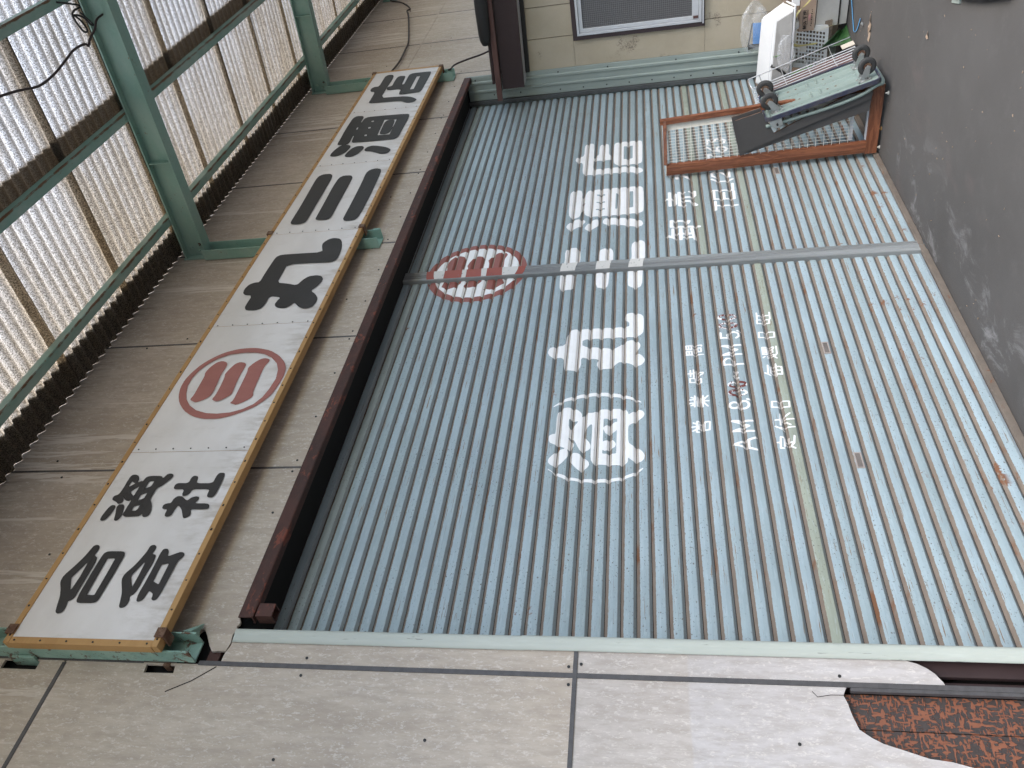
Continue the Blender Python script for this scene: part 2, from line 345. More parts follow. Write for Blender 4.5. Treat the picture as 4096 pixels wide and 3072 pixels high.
  ('+',[(4.747,4.021),(4.767,3.989),(4.757,3.941),(4.726,3.930),(4.528,3.918),(4.477,3.926),(4.461,3.957),(4.470,4.000),(4.497,4.015),(4.660,4.023)]),
  ('+',[(4.138,4.362),(4.194,4.361),(4.290,4.334),(4.327,4.304),(4.316,4.253),(4.295,4.221),(4.257,4.213),(4.168,4.231),(4.120,4.271),(4.106,4.307),(4.114,4.346)]),
  ('+',[(4.104,4.223),(4.152,4.220),(4.240,4.197),(4.275,4.160),(4.267,4.107),(4.239,4.086),(4.202,4.083),(4.116,4.109),(4.071,4.150),(4.076,4.201)]),
  ('+',[(4.186,4.072),(4.234,4.061),(4.258,4.021),(4.236,3.955),(4.196,3.878),(4.151,3.831),(4.115,3.826),(4.078,3.849),(4.075,3.901),(4.104,3.941),(4.138,3.996),(4.157,4.054)])]),
 ('black',[('+',[(5.228,4.306),(5.290,4.305),(5.479,4.308),(5.498,4.351),(5.527,4.369),(5.585,4.374),(5.620,4.348),(5.618,4.301),(5.797,4.302),(5.877,4.302),(5.910,4.279),(5.900,4.228),(5.860,4.207),(5.758,4.199),(5.549,4.206),(5.315,4.206),(5.302,4.071),(5.292,3.965),(5.255,3.890),(5.196,3.833),(5.167,3.824),(5.128,3.841),(5.116,3.882),(5.131,3.921),(5.172,3.967),(5.186,4.014),(5.194,4.135),(5.207,4.290)]),
  ('+',[(5.529,4.201),(5.585,4.200),(5.594,4.163),(5.700,4.165),(5.808,4.163),(5.846,4.136),(5.830,4.082),(5.791,4.071),(5.602,4.067),(5.605,4.043),(5.754,4.045),(5.853,4.044),(5.884,4.011),(5.881,3.831),(5.847,3.817),(5.757,3.814),(5.454,3.821),(5.373,3.826),(5.350,3.844),(5.343,4.021),(5.362,4.040),(5.413,4.045),(5.484,4.047),(5.489,4.184)]),
  ('-',[(5.777,3.951),(5.777,3.917),(5.452,3.914),(5.452,3.950)])]),
]
SHUTTER_GLYPHS = [
 ('white',[('+',[(1.442,2.320),(1.474,2.287),(1.502,2.260),(1.520,2.208),(1.541,2.140),(1.549,2.070),(1.543,2.001),(1.525,1.926),(1.496,1.863),(1.461,1.821),(1.450,1.819),(1.476,1.863),(1.497,1.928),(1.511,2.000),(1.521,2.069),(1.511,2.138),(1.494,2.207),(1.477,2.261),(1.457,2.283),(1.435,2.318)]),
  ('+',[(0.970,2.316),(0.941,2.277),(0.923,2.228),(0.906,2.200),(0.892,2.136),(0.889,2.064),(0.891,1.992),(0.900,1.930),(0.927,1.869),(0.964,1.817),(0.958,1.813),(0.909,1.859),(0.880,1.930),(0.867,1.986),(0.865,2.068),(0.873,2.135),(0.888,2.209),(0.915,2.261),(0.938,2.282),(0.963,2.315)])]),
 ('white',[('+',[(1.181,2.325),(1.212,2.325),(1.223,2.303),(1.224,2.289),(1.378,2.292),(1.407,2.277),(1.427,2.261),(1.431,2.227),(1.411,2.179),(1.381,2.152),(1.356,2.148),(1.321,2.163),(1.313,2.186),(1.335,2.209),(1.343,2.222),(1.275,2.220),(1.255,2.205),(1.340,2.153),(1.356,2.143),(1.384,2.121),(1.380,2.093),(1.392,2.071),(1.408,2.049),(1.405,1.998),(1.410,1.981),(1.403,1.908),(1.378,1.894),(1.358,1.894),(1.381,1.869),(1.397,1.841),(1.387,1.813),(1.363,1.803),(1.335,1.811),(1.309,1.841),(1.283,1.880),(1.268,1.894),(1.146,1.893),(1.123,1.869),(1.092,1.827),(1.056,1.806),(1.027,1.809),(1.002,1.827),(1.003,1.853),(1.021,1.879),(1.040,1.894),(1.008,1.893),(0.990,1.905),(0.982,1.931),(0.990,2.057),(1.001,2.078),(1.030,2.090),(1.114,2.091),(1.205,2.089),(1.298,2.090),(1.275,2.111),(1.225,2.136),(1.190,2.127),(1.152,2.100),(1.122,2.092),(1.096,2.098),(1.084,2.130),(1.093,2.149),(1.124,2.164),(1.169,2.183),(1.193,2.207),(1.193,2.220),(1.162,2.194),(1.139,2.182),(1.117,2.186),(1.099,2.204),(1.111,2.229),(1.134,2.269),(1.146,2.297),(1.158,2.318)]),
  ('-',[(1.332,2.028),(1.330,1.954),(1.067,1.956),(1.068,2.029)]),
  ('+',[(1.257,2.030),(1.280,2.017),(1.283,1.989),(1.313,1.954),(1.242,1.951),(1.209,1.988),(1.214,2.015)]),
  ('+',[(1.153,2.030),(1.164,2.019),(1.171,1.976),(1.140,1.957),(1.114,1.962),(1.100,1.986),(1.083,2.028)]),
  ('+',[(1.017,2.316),(1.039,2.314),(1.071,2.292),(1.104,2.256),(1.109,2.223),(1.088,2.211),(1.051,2.212),(1.008,2.239),(0.984,2.264),(0.984,2.285),(0.999,2.308)]),
  ('+',[(1.033,2.203),(1.069,2.199),(1.079,2.178),(1.071,2.151),(1.038,2.122),(1.009,2.097),(0.987,2.095),(0.966,2.106),(0.944,2.134),(0.957,2.155),(0.993,2.184)])]),
 ('white',[('+',[(1.928,2.390),(1.967,2.385),(1.985,2.361),(1.990,2.285),(2.101,2.280),(2.145,2.257),(2.153,2.219),(2.138,2.199),(2.151,2.189),(2.151,1.929),(2.157,1.914),(2.156,1.891),(2.197,1.891),(2.218,1.913),(2.261,1.920),(2.292,1.907),(2.299,1.869),(2.279,1.818),(2.250,1.799),(2.105,1.801),(2.071,1.813),(2.046,1.851),(2.049,1.925),(2.047,2.062),(2.045,2.178),(1.974,2.178),(1.957,2.065),(1.939,1.979),(1.975,1.936),(2.008,1.912),(2.020,1.869),(1.997,1.832),(1.962,1.821),(1.929,1.830),(1.897,1.860),(1.876,1.821),(1.837,1.798),(1.813,1.798),(1.778,1.816),(1.769,1.851),(1.791,1.881),(1.819,1.941),(1.778,1.982),(1.752,2.011),(1.755,2.059),(1.784,2.081),(1.812,2.082),(1.844,2.068),(1.858,2.135),(1.869,2.180),(1.790,2.178),(1.754,2.192),(1.748,2.221),(1.758,2.264),(1.782,2.281),(1.873,2.285),(1.877,2.353),(1.898,2.377)])]),
 ('white',[('+',[(3.087,2.356),(3.122,2.324),(3.123,2.273),(3.080,2.242),(2.928,2.238),(2.800,2.268),(2.597,2.269),(2.589,2.348),(2.621,2.367),(2.811,2.371),(2.941,2.349)]),
  ('+',[(3.064,2.110),(3.090,2.071),(3.088,2.029),(3.044,2.006),(2.931,2.005),(2.802,2.027),(2.608,2.034),(2.591,2.065),(2.602,2.116),(2.799,2.125),(2.928,2.109)]),
  ('+',[(3.113,1.879),(3.156,1.856),(3.170,1.814),(3.147,1.786),(3.100,1.780),(2.934,1.784),(2.806,1.801),(2.592,1.807),(2.565,1.849),(2.594,1.895),(2.622,1.903),(2.802,1.900),(2.930,1.876)])]),
 ('white',[('+',[(3.599,2.362),(3.928,2.370),(3.973,2.356),(3.995,2.321),(3.980,2.279),(3.928,2.268),(3.862,2.268),(3.878,2.246),(3.932,2.238),(3.973,2.217),(3.973,2.185),(3.982,2.120),(3.983,1.975),(3.983,1.815),(3.947,1.785),(3.597,1.786),(3.561,1.802),(3.555,1.893),(3.551,1.984),(3.551,2.092),(3.551,2.177),(3.571,2.224),(3.604,2.241),(3.674,2.244),(3.654,2.265),(3.563,2.274),(3.542,2.308),(3.557,2.340)]),
  ('-',[(3.896,2.154),(3.893,2.087),(3.869,2.086),(3.869,2.149)]),
  ('-',[(3.776,2.154),(3.776,2.085),(3.755,2.084),(3.759,2.151)]),
  ('-',[(3.665,2.154),(3.670,2.083),(3.650,2.085),(3.649,2.151)]),
  ('-',[(3.780,2.261),(3.780,2.241),(3.753,2.242),(3.748,2.262)]),
  ('-',[(3.893,2.001),(3.889,1.981),(3.651,1.988),(3.648,2.003)]),
  ('-',[(3.905,1.894),(3.903,1.866),(3.652,1.866),(3.652,1.897)]),
  ('+',[(3.426,2.371),(3.469,2.358),(3.522,2.307),(3.529,2.269),(3.503,2.229),(3.473,2.226),(3.439,2.249),(3.387,2.300),(3.370,2.337),(3.396,2.361)]),
  ('+',[(3.392,2.230),(3.441,2.211),(3.502,2.167),(3.508,2.129),(3.466,2.124),(3.407,2.126),(3.368,2.162),(3.349,2.199),(3.369,2.223)]),
  ('+',[(3.469,2.097),(3.512,2.083),(3.517,2.045),(3.497,1.923),(3.471,1.848),(3.442,1.803),(3.397,1.791),(3.362,1.804),(3.358,1.848),(3.386,1.922),(3.409,1.982),(3.417,2.058),(3.431,2.088)])]),
 ('white',[('+',[(4.532,2.359),(4.574,2.354),(4.591,2.329),(4.597,2.287),(4.790,2.289),(4.830,2.274),(4.841,2.240),(4.827,2.210),(4.773,2.204),(4.566,2.201),(4.334,2.198),(4.335,2.131),(4.340,1.992),(4.336,1.892),(4.313,1.830),(4.279,1.793),(4.244,1.784),(4.213,1.796),(4.203,1.830),(4.219,1.867),(4.239,1.904),(4.239,1.991),(4.238,2.116),(4.235,2.197),(4.252,2.267),(4.289,2.288),(4.469,2.290),(4.492,2.337),(4.510,2.354)]),
  ('+',[(4.537,2.199),(4.557,2.193),(4.593,2.175),(4.594,2.159),(4.748,2.158),(4.794,2.145),(4.804,2.099),(4.785,2.078),(4.731,2.074),(4.591,2.072),(4.580,2.053),(4.487,2.051),(4.484,2.110),(4.490,2.191)]),
  ('+',[(4.722,2.031),(4.789,2.029),(4.814,1.999),(4.816,1.900),(4.813,1.801),(4.777,1.787),(4.416,1.790),(4.374,1.804),(4.371,1.905),(4.370,1.987),(4.397,2.019),(4.441,2.031)]),
  ('-',[(4.720,1.947),(4.722,1.870),(4.481,1.871),(4.477,1.946)])]),
]
TEXT_BOXES = {
 '営': [(1.198,1.558), (1.301,1.549), (1.206,1.463)],
 '業': [(1.396,1.560), (1.502,1.554), (1.399,1.457)],
 '時': [(1.598,1.555), (1.720,1.553), (1.593,1.466)],
 '間': [(1.839,1.557), (1.948,1.558), (1.842,1.457)],
 'A': [(1.068,1.352), (1.165,1.345), (1.072,1.239)],
 'M': [(1.202,1.345), (1.297,1.344), (1.202,1.240)],
 '8': [(1.367,1.351), (1.451,1.346), (1.371,1.245)],
 '0': [(1.478,1.346), (1.542,1.341), (1.479,1.244)],
 '0b': [(1.548,1.343), (1.609,1.337), (1.549,1.240)],
 '~': [(1.635,1.288), (1.696,1.294), (1.634,1.266)],
 'P': [(1.739,1.346), (1.816,1.345), (1.742,1.239)],
 'Mb': [(1.828,1.347), (1.933,1.344), (1.832,1.241)],
 '5': [(1.981,1.349), (2.064,1.346), (1.983,1.238)],
 '0c': [(2.079,1.350), (2.155,1.347), (2.081,1.240)],
 '0d': [(2.165,1.350), (2.237,1.347), (2.166,1.238)],
 '定': [(1.073,1.138), (1.173,1.126), (1.074,1.050)],
 '休': [(1.199,1.134), (1.334,1.122), (1.207,1.035)],
 '日': [(1.370,1.133), (1.445,1.126), (1.370,1.034)],
 '毎': [(1.635,1.132), (1.744,1.125), (1.634,1.035)],
 '週': [(1.789,1.131), (1.903,1.126), (1.788,1.042)],
 '日b': [(1.970,1.132), (2.052,1.126), (1.968,1.035)],
 '旺': [(2.112,1.131), (2.234,1.125), (2.110,1.037)],
 '卸': [(3.142,1.622), (3.423,1.613), (3.120,1.398)],
 '売': [(3.604,1.616), (3.856,1.613), (3.586,1.390)],
 '元': [(4.046,1.583), (4.285,1.596), (4.025,1.424)],
 'T': [(3.518,1.269), (3.642,1.263), (3.504,1.103)],
 'E': [(3.666,1.267), (3.800,1.260), (3.651,1.105)],
 'L': [(3.801,1.265), (3.921,1.258), (3.786,1.103)],
 '(': [(3.946,1.256), (4.001,1.254), (3.925,1.100)],
 '2': [(4.014,1.256), (4.135,1.251), (3.995,1.110)],
 '7': [(4.323,1.264), (4.435,1.261), (4.301,1.098)],
 '6': [(4.462,1.264), (4.593,1.259), (4.434,1.096)],
 '3': [(4.599,1.260), (4.729,1.256), (4.592,1.096)],
}
# ------------------------------------------------------------------ materials
PITCH_S = 0.07                       # slat pitch
ZL, ZR = 3.4616, 2.9574              # a slat joint of the left / right shutter
RUST = (0.13, 0.05, 0.022)

def slat_dirt(t, z0, wob=0.05):
    """0 at the slat's top joint .. 1 at the next joint, with a ragged edge; returns (phase, ragged phase)"""
    x, y, z = t.sep(t.pos())
    ph = t.math('FRACT', t.math('DIVIDE', t.math('SUBTRACT', z0 + 70 * 0.07, z), PITCH_S))
    nz = t.noise(t.scale(t.pos(), (38, 1, 3)), 1.0, 3, 0.85)
    nw = t.noise(t.scale(t.pos(), (2.2, 1, 40)), 1.0, 2, 0.6)
    rg = t.math('ADD', ph, t.math('ADD', t.math('MULTIPLY', t.math('SUBTRACT', nz, 0.5), wob * 2.6), t.math('MULTIPLY', t.math('SUBTRACT', nw, 0.5), wob * 2.4)))
    return ph, rg
def slat_mat(name, col, z0, sheen=0.42):
    t = NT(name); ph, rg = slat_dirt(t, z0); x, y, z = t.sep(t.pos())
    big = t.noise(t.scale(t.pos(), (1.1, 1, 2.2)), 1.6, 3, 0.6)
    slatv = t.n('ShaderNodeObjectInfo').outputs['Random']
    c = t.mix(t.ramp(big, 0.3, 0.7), tuple(v * 0.9 for v in col), tuple(min(1, v * 1.1) for v in col))
    c = t.mix(t.math('MULTIPLY', slatv, 0.32), c, (0.235, 0.295, 0.285))
    # chalky streaks and fine pock marks
    st = t.noise(t.scale(t.pos(), (14, 1, 90)), 1.0, 2, 0.7)
    c = t.mix(t.ramp(st, 0.52, 0.72, 0, 0.30), c, (0.48, 0.56, 0.59))
    area = t.noise(t.pos(), 1.3, 3, 0.6)
    sp = t.noise(t.scale(t.pos(), (70, 1, 110)), 1.0, 2, 0.6)
    c = t.mix(t.math('MULTIPLY', t.ramp(sp, 0.61, 0.67), t.ramp(area, 0.40, 0.58)), c, (0.13, 0.12, 0.10))
    # rust scratches: short, along the slat
    sc = t.noise(t.scale(t.pos(), (5, 1, 140)), 1.0, 3, 0.55)
    ar2 = t.noise(t.scale(t.pos(), (1.6, 1, 1.6), (3, 0, 1)), 1.0, 3, 0.6)
    c = t.mix(t.math('MULTIPLY', t.ramp(sc, 0.625, 0.67), t.ramp(ar2, 0.40, 0.56)), c, (0.20, 0.13, 0.07))
    # dust lying on the slope below each joint, rust in the joint itself
    dirt = t.mix(t.noise(t.scale(t.pos(), (9, 1, 40)), 1.0, 3, 0.6), (0.135, 0.102, 0.078), (0.245, 0.20, 0.16))
    rl = t.noise(t.scale(t.pos(), (3.0, 1, 9), (1, 0, 5)), 1.0, 3, 0.7)
    dirt = t.mix(t.ramp(rl, 0.56, 0.70), dirt, (0.155, 0.070, 0.032))
    m = t.math('MAXIMUM', t.ramp(rg, 0.225, 0.205), t.ramp(rg, 0.955, 0.985))
    c = t.mix(m, c, dirt)
    gr = t.math('MULTIPLY', t.ramp(rg, 0.785, 0.805), 0.70)
    c = t.mix(gr, c, (0.205, 0.232, 0.24))  # shade of the downward slope above each joint, painted in grey
    jt = t.math('MAXIMUM', t.ramp(ph, 0.035, 0.015), t.ramp(ph, 0.975, 0.99))
    c = t.mix(jt, c, (0.045, 0.030, 0.022))
    rs = t.noise(t.pos(), 3.7, 5, 0.8)
    c = t.mix(t.math('MULTIPLY', t.ramp(t.math('ADD', rs, t.ramp(z, 0.9, 0.1, 0, 0.07)), 0.655, 0.70), t.ramp(rg, 0.75, 0.2)), c, (0.17, 0.072, 0.034))
    return t.done(t.bsdf(c, t.math('ADD', sheen, t.math('MULTIPLY', m, 0.4)), 0.0, None, 0.5))
def letter_mat(name, col, z0=None, chips=0.70):
    t = NT(name)
    n = t.noise(t.pos(), 9, 3, 0.7)
    c = t.mix(t.ramp(n, 0.4, 0.75, 0, 0.35), col, tuple(v * 0.8 for v in col))
    chip = t.ramp(t.noise(t.scale(t.pos(), (26, 26, 60)), 1.0, 4, 0.75), chips, chips + 0.02)
    if z0 is not None:
        ph, rg = slat_dirt(t, z0, 0.04)
        dirt = t.mix(n, (0.27, 0.20, 0.14), (0.40, 0.33, 0.26))
        c = t.mix(t.math('MULTIPLY', t.ramp(rg, 0.225, 0.17), 0.80), c, dirt)
        c = t.mix(t.math('MAXIMUM', t.ramp(ph, 0.04, 0.02), t.ramp(ph, 0.97, 0.985)), c, (0.05, 0.035, 0.028))
    b = t.bsdf(c, 0.5, 0, None, 0.4)
    mx = t.n('ShaderNodeMixShader'); t.link(chip, mx.inputs[0]); t.link(b, mx.inputs[1])
    t.link(t.n('ShaderNodeBsdfTransparent').outputs[0], mx.inputs[2])
    return t.done(mx.outputs[0])
def panel_mat(name):
    t = NT(name); x, y, z = t.sep(t.pos())
    big = t.noise(t.scale(t.pos(), (0.9, 1, 0.5)), 1.6, 5, 0.6)
    rain = t.noise(t.scale(t.pos(), (9, 1, 0.7)), 1.0, 5, 0.65)
    grain = t.noise(t.scale(t.pos(), (30, 30, 7)), 1.0, 4, 0.75)
    fleck = t.noise(t.scale(t.pos(), (85, 85, 34)), 1.0, 3, 0.85, 0.3)
    wash = t.ramp(t.math('ADD', z, t.math('MULTIPLY', t.math('SUBTRACT', rain, 0.5), 0.012)), 1.660, 1.648)     # washed once up to this height
    base = t.mix(t.ramp(big, 0.3, 0.7), (0.385, 0.325, 0.265), (0.47, 0.405, 0.335))
    base = t.mix(t.ramp(rain, 0.42, 0.66, 0, 0.55), base, (0.52, 0.455, 0.385))
    low = t.mix(t.ramp(big, 0.3, 0.7), (0.46, 0.425, 0.405), (0.52, 0.49, 0.475))
    c = t.mix(wash, base, low)
    # boards below the middle joint weathered paler
    c = t.mix(t.math('MULTIPLY', t.ramp(z, 2.075, 2.065), 0.55), c, low)
    c = t.mix(t.ramp(grain, 0.38, 0.66, 0, 0.42), c, (0.29, 0.245, 0.205))
    c = t.mix(t.ramp(fleck, 0.53, 0.68, 0, 0.55), c, (0.66, 0.62, 0.565))
    # pale drips running down under the roof edge
    dr = t.noise(t.scale(t.pos(), (7.5, 1, 0.35), (2.7, 0, 0)), 1.0, 6, 0.6, 0.25)
    drm = t.math('MULTIPLY', t.math('MULTIPLY', t.ramp(dr, 0.585, 0.60), t.ramp(dr, 0.64, 0.62)), t.ramp(z, 4.0, 4.6))
    c = t.mix(t.math('MULTIPLY', drm, 0.85), c, (0.60, 0.55, 0.49))
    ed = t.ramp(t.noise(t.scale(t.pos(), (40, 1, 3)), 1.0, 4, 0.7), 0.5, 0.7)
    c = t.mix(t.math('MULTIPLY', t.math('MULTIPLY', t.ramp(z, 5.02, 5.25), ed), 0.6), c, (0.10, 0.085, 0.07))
    return t.done(t.bsdf(c, 0.82, 0, t.bump(fleck, 0.25, 0.003), 0.25))
def roof_mat(name):
    """glass-fibre roofing sheet: light comes through, glass strands sparkle, wave shading and grime painted in the valleys, grime along the laps"""
    t = NT(name)
    p = t.pos(); x, y, z = t.sep(p)
    sp = t.noise(t.scale(p, (190, 125, 1)), 1.0, 2, 0.85)
    bl = t.noise(t.scale(p, (1.6, 0.45, 1)), 1.6, 4, 0.65)
    st = t.noise(t.scale(p, (13, 0.7, 1)), 1.0, 3, 0.6)
    c = t.mix(t.ramp(sp, 0.36, 0.64), (0.20, 0.19, 0.175), (0.97, 0.965, 0.955))
    brown = t.mix(t.ramp(sp, 0.35, 0.68), (0.075, 0.055, 0.034), (0.62, 0.52, 0.38))
    c = t.mix(t.ramp(t.math('ADD', t.math('MULTIPLY', bl, 0.6), t.math('MULTIPLY', st, 0.4)), 0.47, 0.62, 0, 0.72), c, brown)
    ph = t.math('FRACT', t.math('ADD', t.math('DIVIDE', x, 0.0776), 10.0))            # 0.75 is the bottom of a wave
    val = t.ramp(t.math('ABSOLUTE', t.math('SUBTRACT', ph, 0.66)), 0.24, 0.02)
    c = t.mix(t.math('MULTIPLY', val, t.ramp(st, 0.3, 0.6, 0.45, 0.85)), c, (0.10, 0.09, 0.075))  # darkens the valleys: painted wave shading together with grime
    lap = t.math('FRACT', t.math('ADD', t.math('DIVIDE', t.math('SUBTRACT', x, 1.495), 0.748), 20.0))
    c = t.mix(t.math('MULTIPLY', t.ramp(lap, 0.72, 0.92), t.ramp(bl, 0.2, 0.6, 0.35, 0.75)), c, brown)
    c = t.mix(t.math('MAXIMUM', t.ramp(lap, 0.972, 0.985), t.ramp(lap, 0.008, 0.0)), c, (0.03, 0.024, 0.017))
    c = t.mix(t.math('MULTIPLY', t.ramp(t.math('ABSOLUTE', t.math('ADD', y, 1.465)), 0.085, 0.06), 0.85), c, (0.11, 0.085, 0.058))
    grm = t.ramp(t.math('ADD', y, t.math('MULTIPLY', bl, 0.5)), -1.7, -0.15)
    c = t.mix(t.math('MULTIPLY', grm, 0.72), c, brown)
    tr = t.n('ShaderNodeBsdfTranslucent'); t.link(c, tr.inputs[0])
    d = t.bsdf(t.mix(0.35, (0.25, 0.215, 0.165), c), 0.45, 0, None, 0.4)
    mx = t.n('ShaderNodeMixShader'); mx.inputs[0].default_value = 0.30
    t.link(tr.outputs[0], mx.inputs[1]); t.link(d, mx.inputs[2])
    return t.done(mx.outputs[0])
def ground_mat():
    t = NT('worn dark concrete'); p = t.pos(); x, y, z = t.sep(p)
    b = t.noise(p, 0.9, 4, 0.6); m = t.noise(p, 7, 4, 0.7); g = t.noise(p, 150, 3, 0.8)
    c = t.mix(t.ramp(b, 0.3, 0.7), (0.070, 0.0655, 0.062), (0.084, 0.079, 0.075))
    c = t.mix(t.ramp(m, 0.5, 0.75, 0, 0.5), c, (0.098, 0.093, 0.089))
    c = t.mix(t.ramp(g, 0.6, 0.75, 0, 0.4), c, (0.14, 0.135, 0.13))
    c = t.mix(t.ramp(g, 0.42, 0.30, 0, 0.6), c, (0.04, 0.038, 0.037))
    st = t.noise(t.scale(p, (2.6, 5.0, 1), (4.2, 0.3, 0), (0, 0, 0.5)), 1.0, 7, 0.72, 0.6)
    near = t.math('MULTIPLY', t.ramp(y, -0.75, -0.1), t.ramp(x, 4.4, 3.4))
    c = t.mix(t.math('MULTIPLY', t.math('MULTIPLY', t.ramp(st, 0.53, 0.68), near), 0.75), c, (0.235, 0.23, 0.23))
    pk = t.noise(t.scale(p, (1.3, 2.2, 1), (1, 7, 0)), 1.0, 4, 0.6)
    c = t.mix(t.ramp(pk, 0.58, 0.75, 0, 0.3), c, (0.15, 0.115, 0.108))
    return t.done(t.bsdf(c, 0.75, 0, t.bump(g, 0.25, 0.003), 0.3))
def wood_mat(name, c1, c2, axis='z', scale=26, contrast=0.8):
    t = NT(name); s = {'x': (0.09, 1, 1), 'y': (1, 0.09, 1), 'z': (1, 1, 0.09)}[axis]
    p = t.scale(t.obj(), s)
    n = t.noise(p, scale, 4, 0.6, 0.8); l = t.noise(p, scale * 4, 3, 0.7)
    v = t.math('FRACT', t.math('MULTIPLY', n, 5.0))
    c = t.mix(t.ramp(v, 0.1, 0.9, 0, contrast), c1, c2)
    c = t.mix(t.ramp(l, 0.55, 0.75, 0, 0.5), c, tuple(q * 0.6 for q in c2))
    return t.done(t.bsdf(c, 0.45, 0, t.bump(l, 0.1, 0.001), 0.4))
def clear_mat(name, col=(0.9, 0.92, 0.93), alpha=0.3, rough=0.12):
    t = NT(name)
    b = t.bsdf(col, rough, 0, t.bump(t.noise(t.obj(), 30, 4, 0.6), 0.4, 0.006), 0.6)
    mx = t.n('ShaderNodeMixShader'); mx.inputs[0].default_value = alpha
    t.link(t.n('ShaderNodeBsdfTransparent').outputs[0], mx.inputs[1]); t.link(b, mx.inputs[2])
    return t.done(mx.outputs[0])
def print_mat():
    t = NT('embossed copper brown siding')
    p = t.scale(t.pos(), (1, 1, 1))
    a = t.noise(t.scale(p, (100, 1, 34)), 1.0, 2, 0.5, 0.3); b = t.noise(t.scale(p, (34, 1, 105), (3, 0, 9)), 1.0, 2, 0.5, 0.3)
    h = t.math('MAXIMUM', a, b)
    m = t.ramp(h, 0.545, 0.575)
    cop = t.mix(t.noise(p, 14, 4, 0.6), (0.185, 0.066, 0.036), (0.25, 0.098, 0.055))
    c = t.mix(m, t.mix(t.noise(p, 90, 3, 0.6), (0.032, 0.025, 0.023), (0.075, 0.060, 0.055)), cop)
    return t.done(t.bsdf(c, 0.42, 0.0, t.bump(m, 0.9, 0.004), 0.5))

M = {}
M['slatL'] = slat_mat('blue grey shutter paint left', (0.325, 0.400, 0.430), ZL)
M['slatR'] = slat_mat('blue grey shutter paint right', (0.325, 0.400, 0.430), ZR)
M['oliveL'] = slat_mat('olive shutter slat left', (0.30, 0.325, 0.26), ZL, 0.6)
M['oliveR'] = slat_mat('olive shutter slat right', (0.30, 0.325, 0.26), ZR, 0.6)
M['whiteL'] = letter_mat('white lettering left', (0.86, 0.855, 0.84), ZL)
M['whiteR'] = letter_mat('white lettering right', (0.86, 0.855, 0.84), ZR)
M['redL'] = letter_mat('faded red mark left', (0.285, 0.098, 0.078), ZL)
M['redR'] = letter_mat('faded red mark right', (0.285, 0.098, 0.078), ZR)
M['flake'] = letter_mat('flaking dark red paint', (0.16, 0.045, 0.04), ZL, 0.50)
M['whiteP'] = letter_mat('white paint on post', (0.62, 0.60, 0.56), None, 0.62)
M['redP'] = letter_mat('red paint on post', (0.30, 0.07, 0.045), None, 0.66)
M['panel'] = panel_mat('weathered fibre cement board')
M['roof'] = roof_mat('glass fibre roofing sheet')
M['ground'] = ground_mat()
M['batten'] = streak_mat('grey joint strip', (0.085, 0.080, 0.080), (0.05, 0.047, 0.047), 0.6, 30, 0.5)
M['dark'] = streak_mat('dark void', (0.006, 0.006, 0.006), (0.004, 0.004, 0.004), 0.5, 5, 0.9)
M['trimL'] = streak_mat('pale green corner trim', (0.43, 0.455, 0.405), (0.36, 0.385, 0.34), 0.5, 5, 0.5, 0, (0.22, 0.23, 0.20), 0.66, (1, 1, 0.15))
M['trimR'] = streak_mat('grey green flashing', (0.30, 0.345, 0.315), (0.235, 0.275, 0.25), 0.6, 4, 0.5, 0, (0.12, 0.13, 0.12), 0.70, (1, 1, 0.15))
M['guide'] = streak_mat('dark shutter guide', (0.085, 0.09, 0.09), (0.05, 0.052, 0.052), 0.7, 6, 0.55)
M['post'] = streak_mat('worn grey guide post', (0.26, 0.27, 0.265), (0.13, 0.132, 0.130), 0.8, 7, 0.45, 0.0, (0.15, 0.085, 0.05), 0.64, (3, 1, 0.1), 0.3)
M['red'] = streak_mat('red oxide steel', (0.070, 0.029, 0.022), (0.040, 0.021, 0.017), 0.9, 7, 0.7, 0, (0.165, 0.046, 0.028), 0.55, (0.5, 1, 1), 0.3)
M['green'] = streak_mat('green painted steel', (0.205, 0.355, 0.30), (0.30, 0.42, 0.365), 0.7, 4, 0.5, 0, (0.17, 0.085, 0.04), 0.635, (0.6, 0.6, 1))
M['green2'] = streak_mat('peeling pale green steel', (0.28, 0.42, 0.36), (0.12, 0.25, 0.21), 0.6, 7, 0.55, 0, (0.10, 0.045, 0.025), 0.54)
M['rusty'] = streak_mat('rusty clip', (0.11, 0.052, 0.03), (0.26, 0.19, 0.13), 0.6, 22, 0.8, 0, (0.06, 0.026, 0.016), 0.55, (1, 1, 1), 0.3)
M['ochre'] = streak_mat('ochre painted timber', (0.42, 0.245, 0.095), (0.33, 0.175, 0.06), 0.7, 5, 0.6, 0, (0.12, 0.065, 0.03), 0.72, (0.25, 1, 1))
M['steel'] = streak_mat('zinc plated steel', (0.45, 0.46, 0.45), (0.30, 0.30, 0.29), 0.5, 12, 0.4, 0.7)
M['alu'] = streak_mat('aluminium sash', (0.62, 0.63, 0.65), (0.50, 0.51, 0.53), 0.4, 6, 0.38, 0.35)
M['brown'] = streak_mat('dark brown sheet metal', (0.035, 0.021, 0.021), (0.055, 0.036, 0.036), 0.5, 3, 0.45)
M['brown2'] = streak_mat('maroon eave trim', (0.115, 0.060, 0.052), (0.085, 0.042, 0.037), 0.5, 4, 0.55)
M['frame_brown'] = streak_mat('brown window surround', (0.050, 0.034, 0.036), (0.035, 0.024, 0.026), 0.5, 6, 0.45)
M['black'] = streak_mat('black plastic', (0.018, 0.018, 0.018), (0.03, 0.03, 0.03), 0.5, 8, 0.5)
M['cable'] = streak_mat('brown cable', (0.040, 0.027, 0.025), (0.025, 0.018, 0.017), 0.5, 20, 0.55)
M['rubber'] = streak_mat('worn black rubber', (0.030, 0.030, 0.030), (0.065, 0.062, 0.058), 0.6, 14, 0.75, 0, (0.09, 0.08, 0.065), 0.66)
